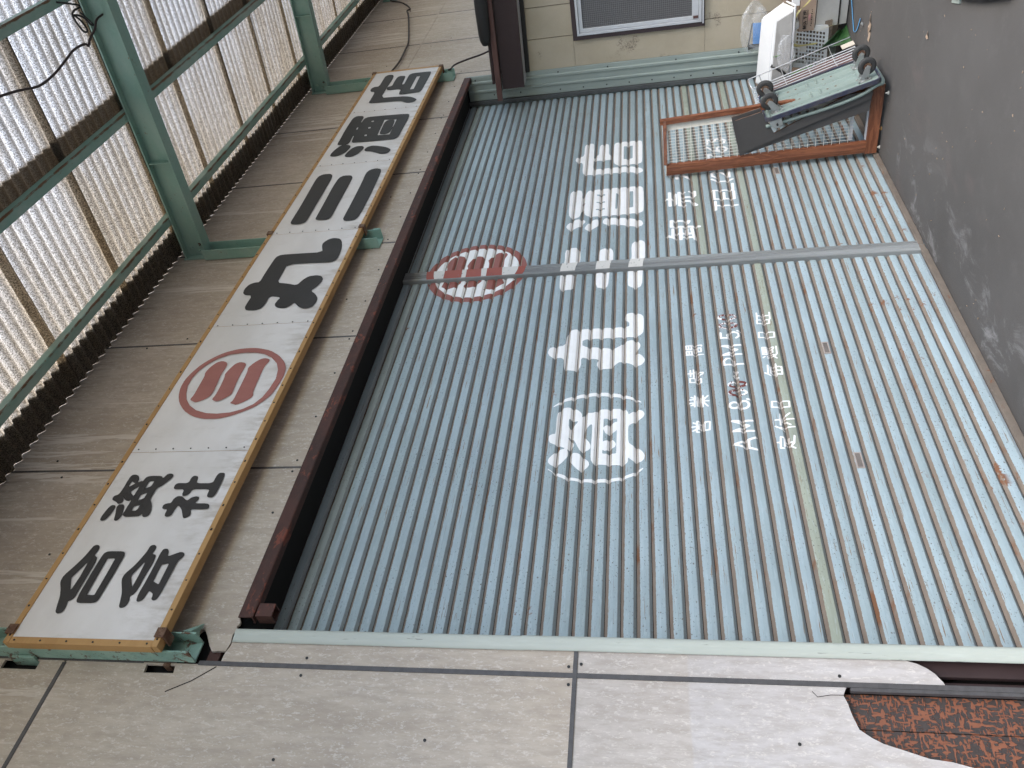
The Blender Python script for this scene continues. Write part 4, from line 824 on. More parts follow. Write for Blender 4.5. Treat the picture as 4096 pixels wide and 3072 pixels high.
G = {
 '営': [[(2, .5), (2.8, 2)], [(5, 0), (5, 2)], [(8, .5), (7, 2)], [(1, 4), (1, 2.6), (9, 2.6), (8.5, 4)], [(3, 4), (7, 4), (7, 5.7), (3, 5.7), (3, 4)], [(5, 5.7), (4.5, 6.8)], [(2, 6.8), (8, 6.8), (8, 9.7), (2, 9.7), (2, 6.8)]],
 '業': [[(3.7, 0), (3.7, 2.5)], [(6.3, 0), (6.3, 2.5)], [(1.8, .8), (2.6, 2.2)], [(8.2, .8), (7.4, 2.2)], [(.8, 2.7), (9.2, 2.7)], [(1.5, 4.3), (8.5, 4.3)], [(2, 5.6), (8, 5.6)], [(.8, 7), (9.2, 7)], [(5, 4.3), (5, 10)], [(4.6, 7), (1, 9.6)], [(5.4, 7), (9, 9.6)]],
 '時': [[(.8, 1), (3.6, 1), (3.6, 8), (.8, 8), (.8, 1)], [(.8, 4.5), (3.6, 4.5)], [(5, 1.5), (9.3, 1.5)], [(7, 0), (7, 3.5)], [(4.5, 3.5), (9.8, 3.5)], [(4.7, 5.3), (9.7, 5.3)], [(8, 4), (8, 9.5), (6.8, 9)], [(5.5, 6.5), (6.5, 8)]],
 '間': [[(1, .3), (1, 10)], [(1, .5), (4.2, .5), (4.2, 3.6), (1, 3.6)], [(1, 2), (4.2, 2)], [(9, .5), (5.8, .5), (5.8, 3.6), (9, 3.6)], [(5.8, 2), (9, 2)], [(9, .5), (9, 9.6), (8, 9.4)], [(3.4, 5), (6.6, 5), (6.6, 9), (3.4, 9), (3.4, 5)], [(3.4, 7), (6.6, 7)]],
 'A': [[(.5, 10), (5, 0), (9.5, 10)], [(2.3, 6.5), (7.7, 6.5)]], 'M': [[(1, 10), (1, 0), (5, 8), (9, 0), (9, 10)]],
 'P': [[(1.5, 10), (1.5, 0), (6, 0), (8.5, 1.5), (8.5, 3.8), (6, 5.3), (1.5, 5.3)]],
 '5': [[(8, .3), (2.2, .3), (1.8, 4.5), (5, 3.8), (8, 5), (8.4, 7.3), (6.5, 9.7), (3.5, 9.8), (1.3, 8.3)], [(9.6, 9.2), (9.0, 10.6)]],
 '8': [ell(5, 2.6, 2.8, 2.4), ell(5, 7.4, 3.6, 2.5), [(10.2, 9.2), (9.8, 10.4)]], '0': [ell(5, 5, 3.4, 4.6)], '~': [[(0, 4), (2.5, -4), (5, 0), (7.5, 6), (10, 0)]],
 '定': [[(5, 0), (5, 1.5)], [(1, 3.5), (1, 1.7), (9, 1.7), (8.6, 3.3)], [(2.3, 4), (7.7, 4)], [(5, 4), (5, 9)], [(5, 6.3), (8, 6.3)], [(2.8, 5.5), (2.3, 7.5), (.8, 9.8)], [(2.3, 7.5), (4.5, 9.2), (9.5, 9.5)]],
 '休': [[(3, .3), (.6, 5)], [(2.1, 2.8), (2.1, 10)], [(3.6, 3), (9.8, 3)], [(6.5, .3), (6.5, 10)], [(6.2, 3.3), (3.4, 8)], [(6.8, 3.3), (9.8, 8)]],
 '日': [[(2, .5), (8, .5), (8, 9.5), (2, 9.5), (2, .5)], [(2, 5), (8, 5)]],
 '毎': [[(3, 0), (1, 3)], [(2.2, 1.8), (9, 1.8)], [(2.5, 3.5), (8, 3.5), (7.5, 9.5), (1.5, 9.5), (2.5, 3.5)], [(.4, 6.3), (9.8, 6.3)], [(5.2, 3.5), (4.6, 9.5)]],
 '週': [[(1, .8), (2, 2)], [(.4, 4), (2, 4), (2, 7.5), (.4, 9.3)], [(2, 8), (4, 9.6), (9.8, 9.6)], [(3.6, .8), (3.6, 6), (3, 8)], [(3.6, .8), (9.2, .8), (9.2, 7.8), (8.3, 7.6)], [(4.8, 2.4), (8, 2.4)], [(4.6, 3.8), (8.2, 3.8)], [(6.4, 1), (6.4, 3.8)], [(5.2, 5), (7.6, 5), (7.6, 7), (5.2, 7), (5.2, 5)]],
 '旺': [[(.8, 1), (3.8, 1), (3.8, 8.5), (.8, 8.5), (.8, 1)], [(.8, 4.7), (3.8, 4.7)], [(4.8, 1.2), (9.6, 1.2)], [(5, 5), (9.4, 5)], [(4.4, 9.2), (9.9, 9.2)], [(7.2, 1.2), (7.2, 9.2)]],
 '卸': [[(2, 0), (.8, 2.5)], [(1.5, 1.7), (5.2, 1.7)], [(.3, 4.2), (5.4, 4.2)], [(3, 1.7), (3, 8)], [(3, 6), (5.2, 6)], [(1.3, 5.5), (1.3, 8.3)], [(.4, 8.6), (5.4, 7.6)], [(6.4, 1.2), (9.4, 1.2), (9.2, 6.8), (8.2, 6.4)], [(6.4, 1.2), (6.4, 10)]],
 '売': [[(5, 0), (5, 3)], [(1, 1.2), (9, 1.2)], [(2, 3), (8, 3)], [(1, 6), (1, 4.4), (9, 4.4), (9, 6)], [(3.8, 5.6), (3.5, 8), (1, 9.8)], [(6, 5.6), (6, 8.8), (6.8, 9.5), (9.2, 9.5), (9.4, 8)]],
 '元': [[(2, 1), (8, 1)], [(.5, 4), (9.5, 4)], [(3.6, 4), (3, 7), (.8, 9.8)], [(6.2, 4), (6.2, 8.8), (7, 9.6), (9.4, 9.4), (9.6, 7.8)]],
 'T': [[(0, .6), (10, .6)], [(5, .6), (5, 10)]], 'E': [[(9.5, .5), (1, .5), (1, 9.5), (9.5, 9.5)], [(1, 5), (8, 5)]], 'L': [[(1, 0), (1, 9.5), (9.5, 9.5)]],
 '(': [[(9, 0), (4, 2), (2, 5), (4, 8), (9, 10)]], '2': [[(1, 2.6), (2.5, .6), (6.5, .4), (8.8, 2.4), (7.5, 5), (1.5, 9.4), (9.4, 9.4)]],
 '7': [[(.6, 2), (.6, .6), (9.4, .6), (5.6, 5), (5, 10)]], '6': [[(7.6, .4), (3.6, 2.8), (1.4, 6.4), (2.6, 9.2), (6, 9.8), (8.6, 8), (8, 5.8), (5, 5), (2, 6.4)]], '3': [[(1.4, .8), (8.4, .8), (4.6, 4.2), (8, 5.2), (8.6, 7.6), (6, 9.7), (1.6, 9)]],
}
for key, (ul, ur, ll) in TEXT_BOXES.items():
    gk = key[0]; ex = (ur[0] - ul[0], ur[1] - ul[1]); ez = (ll[0] - ul[0], ll[1] - ul[1])
    right = ul[0] > 2.86
    wd = (0.027 if gk in '卸売元' else 0.021 if gk in 'TEL276(3' else 0.0145 if gk.isascii() else 0.0105)
    prims = [('l', [(ul[0] + ex[0] * a / 10 + ez[0] * b / 10, ul[1] + ex[1] * a / 10 + ez[1] * b / 10) for a, b in st], wd) for st in G[gk]]
    nm = 'painted_character' if not gk.isascii() else 'painted_letter'
    if right: paint(nm, prims, sR, M['whiteR'], shR, 0.004, zbreaks=ZBR, dz=0.005)
    else:
        paint(nm, prims, sL, M['whiteL'], shL, 0.004, zbreaks=ZBL, dz=0.005)
        if gk == '0':
            paint('painted_patch', [('l', p[1], wd * 1.25) for p in prims], lambda x, z: surf_y(z, ZL) - 0.0019, M['flake'], shL, 0.004, zbreaks=ZBL, dz=0.005)
# ------------------------------------------------------------------ the long sign board
YS = -0.44
sign = empty('sign_board', (2.85, YS + 0.02, 3.735), 'long white sign board in ochre timber frame with black lettering and red mark', 'sign')
SX0, SX1, SZ0, SZ1 = -0.345, 6.025, 3.737, 4.455
fw = 0.028
seams = [SX0 + 0.012, 0.739, 1.803, 2.886, 3.953, 5.018, SX1 - 0.012]
for a, b in zip(seams, seams[1:]):
    n = 14; V, F = [], []
    for i in range(n + 1):
        for j in range(7):
            x = a + 0.0012 + (b - a - 0.0024) * i / n; z = SZ0 + 0.010 + (SZ1 - SZ0 - 0.020) * j / 6
            edge = min(i, n - i) == 0 or j in (0, 6)
            V.append((x, YS + (0 if edge else random.uniform(-0.0022, 0.0012)), z))
    for i in range(n):
        for j in range(6): F.append((i * 7 + j, (i + 1) * 7 + j, (i + 1) * 7 + j + 1, i * 7 + j + 1))
    mesh('sign_sheet', V, F, M['signwhite'], sign, True)
box('back_board', (SX0 + 0.02, YS + 0.012, SZ0 + 0.02), (SX1 - 0.02, YS + 0.03, SZ1 - 0.02), M['ochre'], sign)
box('frame_rail', (SX0, YS - 0.004, SZ0), (SX1, YS + 0.042, SZ0 + fw), M['ochre'], sign, 0.002)
box('frame_rail', (SX0, YS - 0.004, SZ1 - fw), (SX1, YS + 0.042, SZ1), M['ochre'], sign, 0.002)
box('frame_stile', (SX0 - 0.002, YS - 0.003, SZ0 + fw + 0.001), (SX0 + fw, YS + 0.041, SZ1 - fw - 0.001), M['ochre'], sign, 0.002)
box('frame_stile', (SX1 - fw, YS - 0.003, SZ0 + fw + 0.001), (SX1 + 0.002, YS + 0.041, SZ1 - fw - 0.001), M['ochre'], sign, 0.002)
bm = bmesh.new()
n = 46
for i in range(n):
    x = SX0 + 0.03 + (SX1 - SX0 - 0.06) * i / (n - 1)
    for z in (SZ0 + 0.014, SZ1 - 0.014):
        bm_cyl(bm, (x + random.uniform(-.012, .012), YS - 0.0062, z), (x, YS - 0.003, z), 0.0042, 6)
for s in (0.739 + 0.012, 1.803, 2.886 + 0.01, 3.953, 5.018):
    for j in range(7):
        z = SZ0 + 0.06 + (SZ1 - SZ0 - 0.12) * j / 6
        bm_cyl(bm, (s + 0.009, YS - 0.003, z), (s + 0.009, YS, z), 0.0042, 6)
for j in range(6):
    z = SZ0 + 0.05 + (SZ1 - SZ0 - 0.1) * j / 5
    bm_cyl(bm, (SX0 + 0.012, YS - 0.006, z), (SX0 + 0.012, YS - 0.002, z), 0.0042, 6)
tag(bm_obj('nail_head', bm, M['black'], sign), kind='stuff')
for cx in (-0.285, 2.905, 5.995):
    for cz, s in ((SZ1, 1), (SZ0, -1)):
        bm = bmesh.new()
        z0, z1 = (cz - 0.030, cz + 0.012) if s > 0 else (cz - 0.012, cz + 0.030)
        bm_box(bm, (cx - 0.022, YS - 0.013, z0), (cx + 0.022, YS - 0.0065, z1))
        zt = (cz + 0.003, cz + 0.012) if s > 0 else (cz - 0.012, cz - 0.003)
        bm_box(bm, (cx - 0.021, YS - 0.0064, zt[0]), (cx + 0.021, YS + 0.062, zt[1]))
        bmesh.ops.bevel(bm, geom=bm.edges[:], offset=0.0015, segments=1, affect='EDGES')
        bm_obj('clip', bm, M['rusty'], sign)
for i, (colr, prims) in enumerate(SIGN_GLYPHS):
    paint('sign_stroke' if colr == 'black' else 'sign_mark', prims, lambda x, z: YS - 0.0040, M['sign' + colr], sign, 0.006, dz=0.006, split=True)
# steel uprights on the wall that carry the board
BR = [(-0.29, 'peeling green steel upright behind the left end of the sign board'), (2.888, 'green steel upright behind the middle of the sign board'), (6.00, 'green steel upright behind the right end of the sign board')]
for i, (cx, lab) in enumerate(BR):
    b = empty('sign_upright', (cx, YF - 0.05, 3.62), lab, 'bracket', 'steel uprights of the sign')
    mm = M['green2'] if i == 0 else M['green']
    hw = 0.045 if i == 0 else 0.062
    bm = bmesh.new()
    bm_box(bm, (cx - hw, YF - 0.014, 3.632), (cx + hw, YF - 0.007, 4.99))
    bm_box(bm, (cx - hw, YF - 0.088, 3.632), (cx - hw + 0.006, YF - 0.0142, 4.99))
    bm_box(bm, (cx + hw - 0.006, YF - 0.088, 3.632), (cx + hw, YF - 0.0142, 4.99))
    bm_obj('channel', bm, mm, b)
    if i == 0:
        box('wall_arm', (-0.349, YF - 0.03, 4.375), (-0.337, YF + 0.04, 4.50), M['green2'], b, 0.002)
        box('wall_arm', (-0.352, YF - 0.006, 3.745), (-0.338, YF + 0.04, 3.775), M['rusty'], b, 0.002)
        mesh('gusset', [(-0.243, YF - 0.09, 3.66), (-0.243, YF - 0.015, 3.66), (-0.16, YF - 0.015, 3.665), (-0.243, YF - 0.09, 3.70), (-0.243, YF - 0.015, 3.72), (-0.19, YF - 0.02, 3.72)], [(0, 1, 2), (3, 5, 4), (0, 3, 4, 1), (1, 4, 5, 2), (2, 5, 3, 0)], M['green2'], b)
    else:
        box('hook_plate', (cx + 0.064, YF - 0.075, 3.65), (cx + 0.10, YF - 0.012, 3.70), mm, b, 0.002)

# ------------------------------------------------------------------ the canopy
can = empty('canopy', (2.9, YF, 5.16), 'corrugated translucent canopy roof on green steel beams above the shop front', 'canopy')
SL = 0.074
zr = lambda y: 5.163 + SL * (y + 0.30)                 # top of the rafters
YOUT = -3.35
def sweep_y(name, x0, x1, z0, z1, ya, yb, mat):
    """bar running away from the wall, following the roof slope; z0,z1 relative to rafter top"""
    V = []
    for y in (ya, yb):
        for x, z in ((x0, z0), (x1, z0), (x1, z1), (x0, z1)): V.append((x, y, zr(y) + z))
    return V, [(0, 1, 2, 3), (7, 6, 5, 4), (0, 4, 5, 1), (1, 5, 6, 2), (2, 6, 7, 3), (3, 7, 4, 0)]
for rx in (-3.43, -0.29, 2.907, 6.05, 9.19):
    rf = empty('rafter', (rx, YF, 5.07)); rf.parent = can; rf.matrix_parent_inverse = pinv(can)
    for nm, x0, x1, z0, z1 in (('top_flange', -0.05, 0.05, -0.010, 0.0), ('web', -0.004, 0.004, -0.1695, -0.0105), ('bottom_flange', -0.05, 0.05, -0.180, -0.170)):
        V, F = sweep_y(nm, rx + x0, rx + x1, z0, z1, YF - 0.012, YOUT, M['green'])
        mesh(nm, V, F, M['green'], rf)
    box('end_plate', (rx - 0.055, YF - 0.011, 4.97), (rx + 0.055, YF - 0.001, 5.175), M['green'], rf)
    box('stiffener', (rx - 0.048, -1.066, zr(-1.06) - 0.168), (rx - 0.0045, -1.060, zr(-1.06) - 0.012), M['green'], rf)
    bm = bmesh.new()
    for zz_, yy in ((5.03, -0.40), (5.10, -0.38), (5.05, -0.345)): bm_cyl(bm, (rx - 0.004, yy, zz_), (rx - 0.020, yy, zz_), 0.014, 6)
    bm_obj('bolt', bm, M['green2'], rf)
for py in (-0.60, -1.37, -2.13, -2.90):
    bm = bmesh.new(); z0 = zr(py) + 0.001
    bm_box(bm, (-5, -0.058, 0), (12, 0, 0.058)); bmesh.ops.bevel(bm, geom=bm.edges[:], offset=0.004, segments=2, affect='EDGES')
    pu = bm_obj('purlin', bm, M['purlin'], can); pu.location = (0, py, z0)
WP, AMP = 0.0776, 0.015
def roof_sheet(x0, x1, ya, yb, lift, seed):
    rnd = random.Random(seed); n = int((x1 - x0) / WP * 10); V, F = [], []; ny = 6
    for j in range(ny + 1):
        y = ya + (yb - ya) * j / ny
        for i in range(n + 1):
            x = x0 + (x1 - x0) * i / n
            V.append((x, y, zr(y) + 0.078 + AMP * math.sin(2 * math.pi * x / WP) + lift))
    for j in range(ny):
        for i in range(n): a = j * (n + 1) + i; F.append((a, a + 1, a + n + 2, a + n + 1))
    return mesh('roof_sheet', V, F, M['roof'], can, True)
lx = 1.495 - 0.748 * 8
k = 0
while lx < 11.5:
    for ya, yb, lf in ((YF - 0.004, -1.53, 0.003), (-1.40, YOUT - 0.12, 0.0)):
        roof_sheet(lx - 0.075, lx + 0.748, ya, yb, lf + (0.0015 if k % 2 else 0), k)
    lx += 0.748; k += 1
# opaque corrugated flashing lying over the sheets along the wall
n = int(17 / WP * 8); V, F = [], []
for y, dz in ((YF - 0.002, 0.010), (YF - 0.21, 0.010)):
    for i in range(n + 1):
        x = -5 + 17 * i / n
        V.append((x, y, zr(y) + 0.078 + AMP * math.sin(2 * math.pi * x / WP) + dz))
for i in range(n): F.append((i, i + 1, n + 2 + i, n + 1 + i))
mesh('wall_flashing', V, F, M['brown'], can, True)
strip_extrude('eave_gutter', [(YOUT - 0.20, zr(YOUT) + 0.06), (YOUT - 0.20, zr(YOUT) - 0.03), (YOUT - 0.10, zr(YOUT) - 0.03), (YOUT - 0.10, zr(YOUT) + 0.04)], 'x', -5, 12, M['green'], can)
M['grime'] = streak_mat('grimy cover strip', (0.07, 0.055, 0.04), (0.04, 0.03, 0.022), 0.6, 14, 0.8)

# cables
tag(tube('hanging_cable', catmull([(1.2, -2.10, 4.95), (1.60, -1.99, 4.95), (1.934, -1.925, 4.95), (2.092, -1.888, 4.95), (2.243, -1.891, 4.95), (2.386, -1.915, 4.95), (2.507, -1.938, 4.95), (2.622, -1.931, 4.95), (2.642, -1.911, 4.95), (2.682, -1.937, 4.95), (2.772, -1.968, 4.95), (2.827, -2.003, 4.95), (2.911, -2.011, 4.95), (3.007, -2.022, 4.95), (3.25, -2.08, 5.0), (3.6, -2.12, 5.02)], 4), 0.007, M['cable'], None, 6),
    'thin brown cable hanging across the underside of the canopy beam', 'cable')
tag(tube('cable_coil', catmull([(2.66, -2.16, 5.03), (2.807, -2.094, 5.0), (2.723, -2.086, 5.0), (2.703, -2.054, 5.0), (2.73, -1.974, 5.0), (2.77, -1.967, 5.0), (2.754, -2.025, 5.0), (2.718, -2.069, 5.0), (2.789, -2.034, 5.0), (2.821, -1.985, 5.0), (2.845, -1.98, 5.0), (2.85, -2.05, 5.05)], 5), 0.006, M['black'], None, 6),
    'loose black loop of cable beside the near canopy beam', 'cable')
tag(tube('wall_cable', catmull([(9.4, -0.33, 5.12), (9.061, -0.33, 5.035), (8.917, -0.33, 4.866), (8.714, -0.33, 4.726), (8.545, -0.33, 4.657), (8.485, -0.33, 4.682), (8.203, -0.33, 4.60), (7.301, -0.33, 4.401), (6.99, -0.33, 4.37), (6.629, -0.33, 4.354), (6.397, -0.33, 4.371), (6.1, -0.34, 4.40)], 5), 0.010, M['cable'], None, 6),
    'dark cable drooping down the wall to the far end of the sign board', 'cable')
tag(tube('eave_cable', catmull([(6.03, -0.385, 3.69), (6.053, -0.385, 3.668), (6.1, -0.385, 3.662), (6.152, -0.385, 3.648), (6.209, -0.385, 3.605), (6.285, -0.385, 3.522), (6.376, -0.385, 3.40), (6.494, -0.39, 3.287), (6.56, -0.40, 3.22)], 5), 0.009, M['cable'], None, 6),
    'dark cable running from the sign bracket down to the brown eave', 'cable')

# ------------------------------------------------------------------ the neighbouring house on the right, its wall running towards the street
house = empty('neighbour_house', (6.2, -1.5, 0), 'tan sided neighbouring house with a brown eave, right of the shutter', 'house')
XW = 5.966
yb = [-0.304, -0.600, -0.885, -1.18, -1.475, -1.77, -2.065, -2.36, -2.66]
WY0, WY1, WZ0, WZ1 = -1.62, -0.552, 1.185, 2.405
def sid(y0, y1, z0, z1):
    box('siding_board', (XW, y0 + 0.003, z0), (XW + 0.018, y1 - 0.003, z1), M['siding'], house, 0.002)
for a, b in zip(yb, yb[1:]):
    lo, hi = b, a
    if hi <= WY0 or lo >= WY1: sid(lo, hi, 0.0, 3.0)
    elif lo < WY0: sid(lo, WY0 - 0.004, 0, 3.0) if WY0 - lo > 0.05 else None
    else:
        if hi > WY1:
            sid(lo, hi, 0.0, WZ0 - 0.002); sid(lo, hi, WZ1 + 0.002, 3.0); sid(WY1 + 0.002, hi, WZ0 - 0.0005, WZ1 + 0.0005)
        else: sid(lo, hi, 0.0, WZ0 - 0.002); sid(lo, hi, WZ1 + 0.002, 3.0)
box('house_wall', (XW + 0.019, -2.7, 0), (XW + 0.5, -0.312, 3.1), M['dark'], house)
win = empty('window', (XW, (WY0 + WY1) / 2, WZ0)); win.parent = house; win.matrix_parent_inverse = pinv(house)
fx0, fx1 = XW - 0.022, XW + 0.017
for nm, y0, y1, z0, z1 in (('surround', WY1 - 0.038, WY1, WZ0, WZ1), ('surround', WY0, WY0 + 0.038, WZ0, WZ1), ('surround', WY0 + 0.0385, WY1 - 0.0385, WZ1 - 0.04, WZ1), ('surround', WY0 + 0.0385, WY1 - 0.0385, WZ0, WZ0 + 0.028)):
    box(nm, (fx0, y0, z0), (fx1, y1, z1), M['frame_brown'], win, 0.003)
iy0, iy1, iz0, iz1 = WY0 + 0.040, WY1 - 0.040, WZ0 + 0.030, WZ1 - 0.042
for y0, y1, z0, z1, dx in ((iy1 - 0.022, iy1, iz0, iz1, 0.030), (iy0, iy0 + 0.022, iz0, iz1, 0.030), (iy0 + 0.0225, iy1 - 0.0225, iz1 - 0.022, iz1, 0.030), (iy0 + 0.0225, iy1 - 0.0225, iz0, iz0 + 0.024, 0.034),
                           (iy1 - 0.056, iy1 - 0.0245, iz0 + 0.026, iz1 - 0.024, 0.016), (iy1 - 0.50, iy1 - 0.465, iz0 + 0.026, iz1 - 0.024, 0.016), (iy1 - 0.4645, iy1 - 0.0565, iz1 - 0.058, iz1 - 0.0245, 0.0155), (iy1 - 0.4645, iy1 - 0.0565, iz0 + 0.0265, iz0 + 0.085, 0.0155)):
    box('sash', (XW - dx, y0, z0), (XW + 0.010, y1, z1), M['alu'], win, 0.0025)
box('rail', (XW - 0.042, iy0, iz0 - 0.02), (XW - 0.0225, iy1 + 0.01, iz0 - 0.006), M['alu'], win, 0.002)
box('sash_stop', (XW - 0.024, iy1 - 0.058, iz0 + 0.03), (XW - 0.0165, iy1 - 0.034, iz0 + 0.075), M['brown2'], win, 0.002)
box('pane', (XW - 0.002, iy0 + 0.02, iz0 + 0.02), (XW + 0.003, iy1 - 0.02, iz1 - 0.02), M['glass'], win)
# eave
def eave_part(nm, x0, x1, z0, z1, ye, mat, drop=0.03):
    V = []
    for y, s in ((ye, 0.0), (-2.75, -0.045 * (2.75 + ye))):
        for x, z in ((x0, z0), (x1, z0), (x1, z1), (x0, z1)): V.append((x, y, z + s))
    o = mesh(nm, V, [(3, 2, 1, 0), (4, 5, 6, 7), (0, 1, 5, 4), (1, 2, 6, 5), (2, 3, 7, 6), (3, 0, 4, 7)], mat, house)
    return o
eave_part('fascia_board', 5.745, 5.775, 2.902, 3.115, -0.240, M['brown'])
eave_part('soffit', 5.776, 5.964, 2.903, 2.915, -0.245, M['alu'])
eave_part('black_strip', 5.93, 5.9645, 2.860, 2.899, -0.310, M['black'])  # black band between soffit and siding
eave_part('eave_trim', 5.690, 5.725, 3.125, 3.175, -0.150, M['brown2'])
eave_part('roof_edge_and_gap_shade', 5.700, 6.8, 3.176, 3.20, -0.315, M['brown'])
eave_part('roof_edge_and_gap_shade', 5.726, 5.744, 3.118, 3.172, -0.235, M['black'])  # black bar filling the gap, stands in for the shadow under the trim
n = 14; V, F = [], []
for j, y in enumerate((-0.69, -0.70, -0.74, -0.80, -1.0, -1.6, -2.75)):
    r = (0.012, 0.034, 0.052, 0.060, 0.064, 0.066, 0.066)[j]
    for i in range(n): t = 2 * math.pi * i / n; V.append((5.665 + r * math.cos(t), y, 3.195 - 0.045 * (-0.7 - y) + r * 0.95 * math.sin(t)))
for j in range(6):
    for i in range(n): F.append((j * n + i, j * n + (i + 1) % n, (j + 1) * n + (i + 1) % n, (j + 1) * n + i))
F.append(tuple(range(n)))
mesh('gutter', V, F, M['black'], house, True)
# ------------------------------------------------------------------ things standing in the corner
M['carton2'] = streak_mat('aged cream card', (0.48, 0.43, 0.36), (0.40, 0.36, 0.30), 0.5, 6, 0.8)
# wire mesh frame, standing across the shutter
fr = empty('mesh_frame', (4.14, -0.31, 0), 'tall wood print frame with cream wire mesh standing at right angles to the shutter', 'mesh panel')
def fx(z, y=-0.1):                                     # a little warped: the street side leans away, the other towards us
    k = min(1.0, max(0.0, (-0.10 - y) / 0.42)); return 4.145 + 0.045 * k + (-0.060 + 0.130 * k) * z / 1.6
def slab(nm, y0, y1, z0, z1, x0, x1, mat, par, ytop=0.0, bev=0.0):
    """upright board in the frame: x offsets from the leaning plane"""
    V = []
    for z in (z0, z1):
        s = ytop * z / 1.6
        for x, y in ((x0, y0), (x1, y0), (x1, y1), (x0, y1)): V.append((fx(z, y) + x, y + s, z))
    return mesh(nm, V, [(3, 2, 1, 0), (4, 5, 6, 7), (0, 1, 5, 4), (1, 2, 6, 5), (2, 3, 7, 6), (3, 0, 4, 7)], mat, par)
YT_ = 0.030
# near the shutter: flat post with a shallow V front
V = []
for z in (0.105, 1.600):
    s = YT_ * z / 1.6
    for x, y in ((0.006, -0.062), (-0.016, -0.068), (-0.022, -0.108), (-0.014, -0.150), (0.020, -0.156), (0.022, -0.062)): V.append((fx(z) + x, y + s, z))
mesh('post', V, [(0, 1, 7, 6), (1, 2, 8, 7), (2, 3, 9, 8), (3, 4, 10, 9), (4, 5, 11, 10), (5, 0, 6, 11)], M['woodprint'], fr)
V2 = [(v[0], v[1], v[2]) for v in V[6:]] + [(v[0], v[1], v[2] + 0.006) for v in V[6:]]
mesh('end_cap', V2, [(6, 7, 8, 9, 10, 11), (0, 1, 7, 6), (1, 2, 8, 7), (2, 3, 9, 8), (3, 4, 10, 9), (4, 5, 11, 10), (5, 0, 6, 11)], M['cream'], fr)
slab('post', -0.552, -0.514, 0.105, 1.640, -0.016, 0.022, M['woodprint'], fr, 0.128)
slab('inner_strip', -0.513, -0.460, 0.11, 1.62, 0.014, 0.024, M['cream'], fr, 0.128)
mesh('top_rail', [(fx(1.6, y) + x, y2, z) for z in (1.590, 1.618) for y, y2, x in ((-0.55, -0.424, -0.012), (-0.10, -0.128, -0.012), (-0.10, -0.128, 0.02), (-0.55, -0.424, 0.02))], [(3, 2, 1, 0), (4, 5, 6, 7), (0, 1, 5, 4), (1, 2, 6, 5), (2, 3, 7, 6), (3, 0, 4, 7)], M['woodprint_y'], fr)
slab('base_board', -0.572, -0.060, 0.022, 0.104, -0.024, 0.012, M['woodprint_y'], fr)
slab('base_edge', -0.576, -0.5725, 0.024, 0.106, -0.022, 0.012, M['cream'], fr)
slab('inner_strip', -0.500, -0.160, 0.1045, 0.112, 0.0, 0.03, M['alu'], fr)
slab('inner_rail', -0.5, -0.16, 0.20, 0.222, 0.026, 0.040, M['alu'], fr, 0.03)
for i in range(24):
    z = 0.235 + 1.345 * i / 23; s = YT_ * z / 1.6
    bm = bmesh.new(); bm_cyl(bm, (fx(z, -0.55) + 0.008, -0.504 + 0.126 * z / 1.6, z), (fx(z) + 0.008, -0.150 + s, z), 0.0018, 5); bm_obj('wire', bm, M['wire'], fr)
for i in range(14):
    u = (i + 0.5) / 14
    k = 1 - u
    a, b = (4.145 + 0.045 * k - 0.0075 + 0.01625 * k + 0.0125, -0.495 + 0.335 * u, 0.2), (4.145 + 0.045 * k - 0.060 + 0.13 * k + 0.0125, -0.385 + 0.255 * u, 1.59)
    bm = bmesh.new(); bm_cyl(bm, a, b, 0.0018, 5); bm_obj('wire', bm, M['wire'], fr)
for y, r in ((-0.100, 0.012), (-0.520, 0.014), (-0.235, 0.015)):
    bm = bmesh.new(); x = fx(0) - 0.012 + (0.03 if y == -0.235 else 0)
    bm_cyl(bm, (x, y, 0.0), (x, y, 0.006), r, 12); bm_cyl(bm, (x, y, 0.006), (x, y, 0.022), 0.006, 8)
    bm_obj('levelling_foot', bm, M['cream'] if y != -0.235 else M['ochre'], fr)
# two dark boards leaning in the frame
def oriented_slab(name, P, Q, Wv, th, mat, par=None, edge=None):
    """slab with long side P->Q, width vector Wv, thickness th along the normal"""
    P, Q, Wv = Vector(P), Vector(Q), Vector(Wv); nrm = (Q - P).cross(Wv).normalized() * th
    V = [P, Q, Q + Wv, P + Wv]; V = V + [v + nrm for v in V]
    F = [(0, 1, 2, 3), (7, 6, 5, 4), (0, 4, 5, 1), (1, 5, 6, 2), (2, 6, 7, 3), (3, 7, 4, 0)]
    o = mesh(name, V, F, mat, par)
    bm = bmesh.new(); bm.from_mesh(o.data); bmesh.ops.recalc_face_normals(bm, faces=bm.faces[:]); bm.to_mesh(o.data); bm.free()
    if edge is not None:
        o.data.materials.append(edge)
        for p in o.data.polygons:
            if abs(p.normal.dot(nrm.normalized())) < 0.7: p.material_index = 1
    return o
def board(outline, x, label):
    n_ = len(outline); V = [(x, y, z) for y, z in outline] + [(x + 0.011, y, z) for y, z in outline]
    o = mesh('dark_board', V, [tuple(range(n_)), tuple(range(2 * n_ - 1, n_ - 1, -1))] + [(i, (i + 1) % n_, n_ + (i + 1) % n_, n_ + i) for i in range(n_)], M['darkboard'])
    o.data.materials.append(M['boardedge'])
    for p in o.data.polygons:
        if abs(p.normal.x) < 0.7: p.material_index = 1
    return tag(o, label, 'board', 'boards leaning in the frame')
board([(-0.459, 1.110), (-0.141, 1.036), (-0.412, 0.128), (-0.556, 0.118), (-0.552, 0.278), (-0.447, 0.502), (-0.334, 0.727), (-0.304, 0.792), (-0.394, 0.839), (-0.469, 0.887), (-0.512, 0.903)], 4.100, 'charcoal laminated board leaning in the mesh frame, the larger rear one')
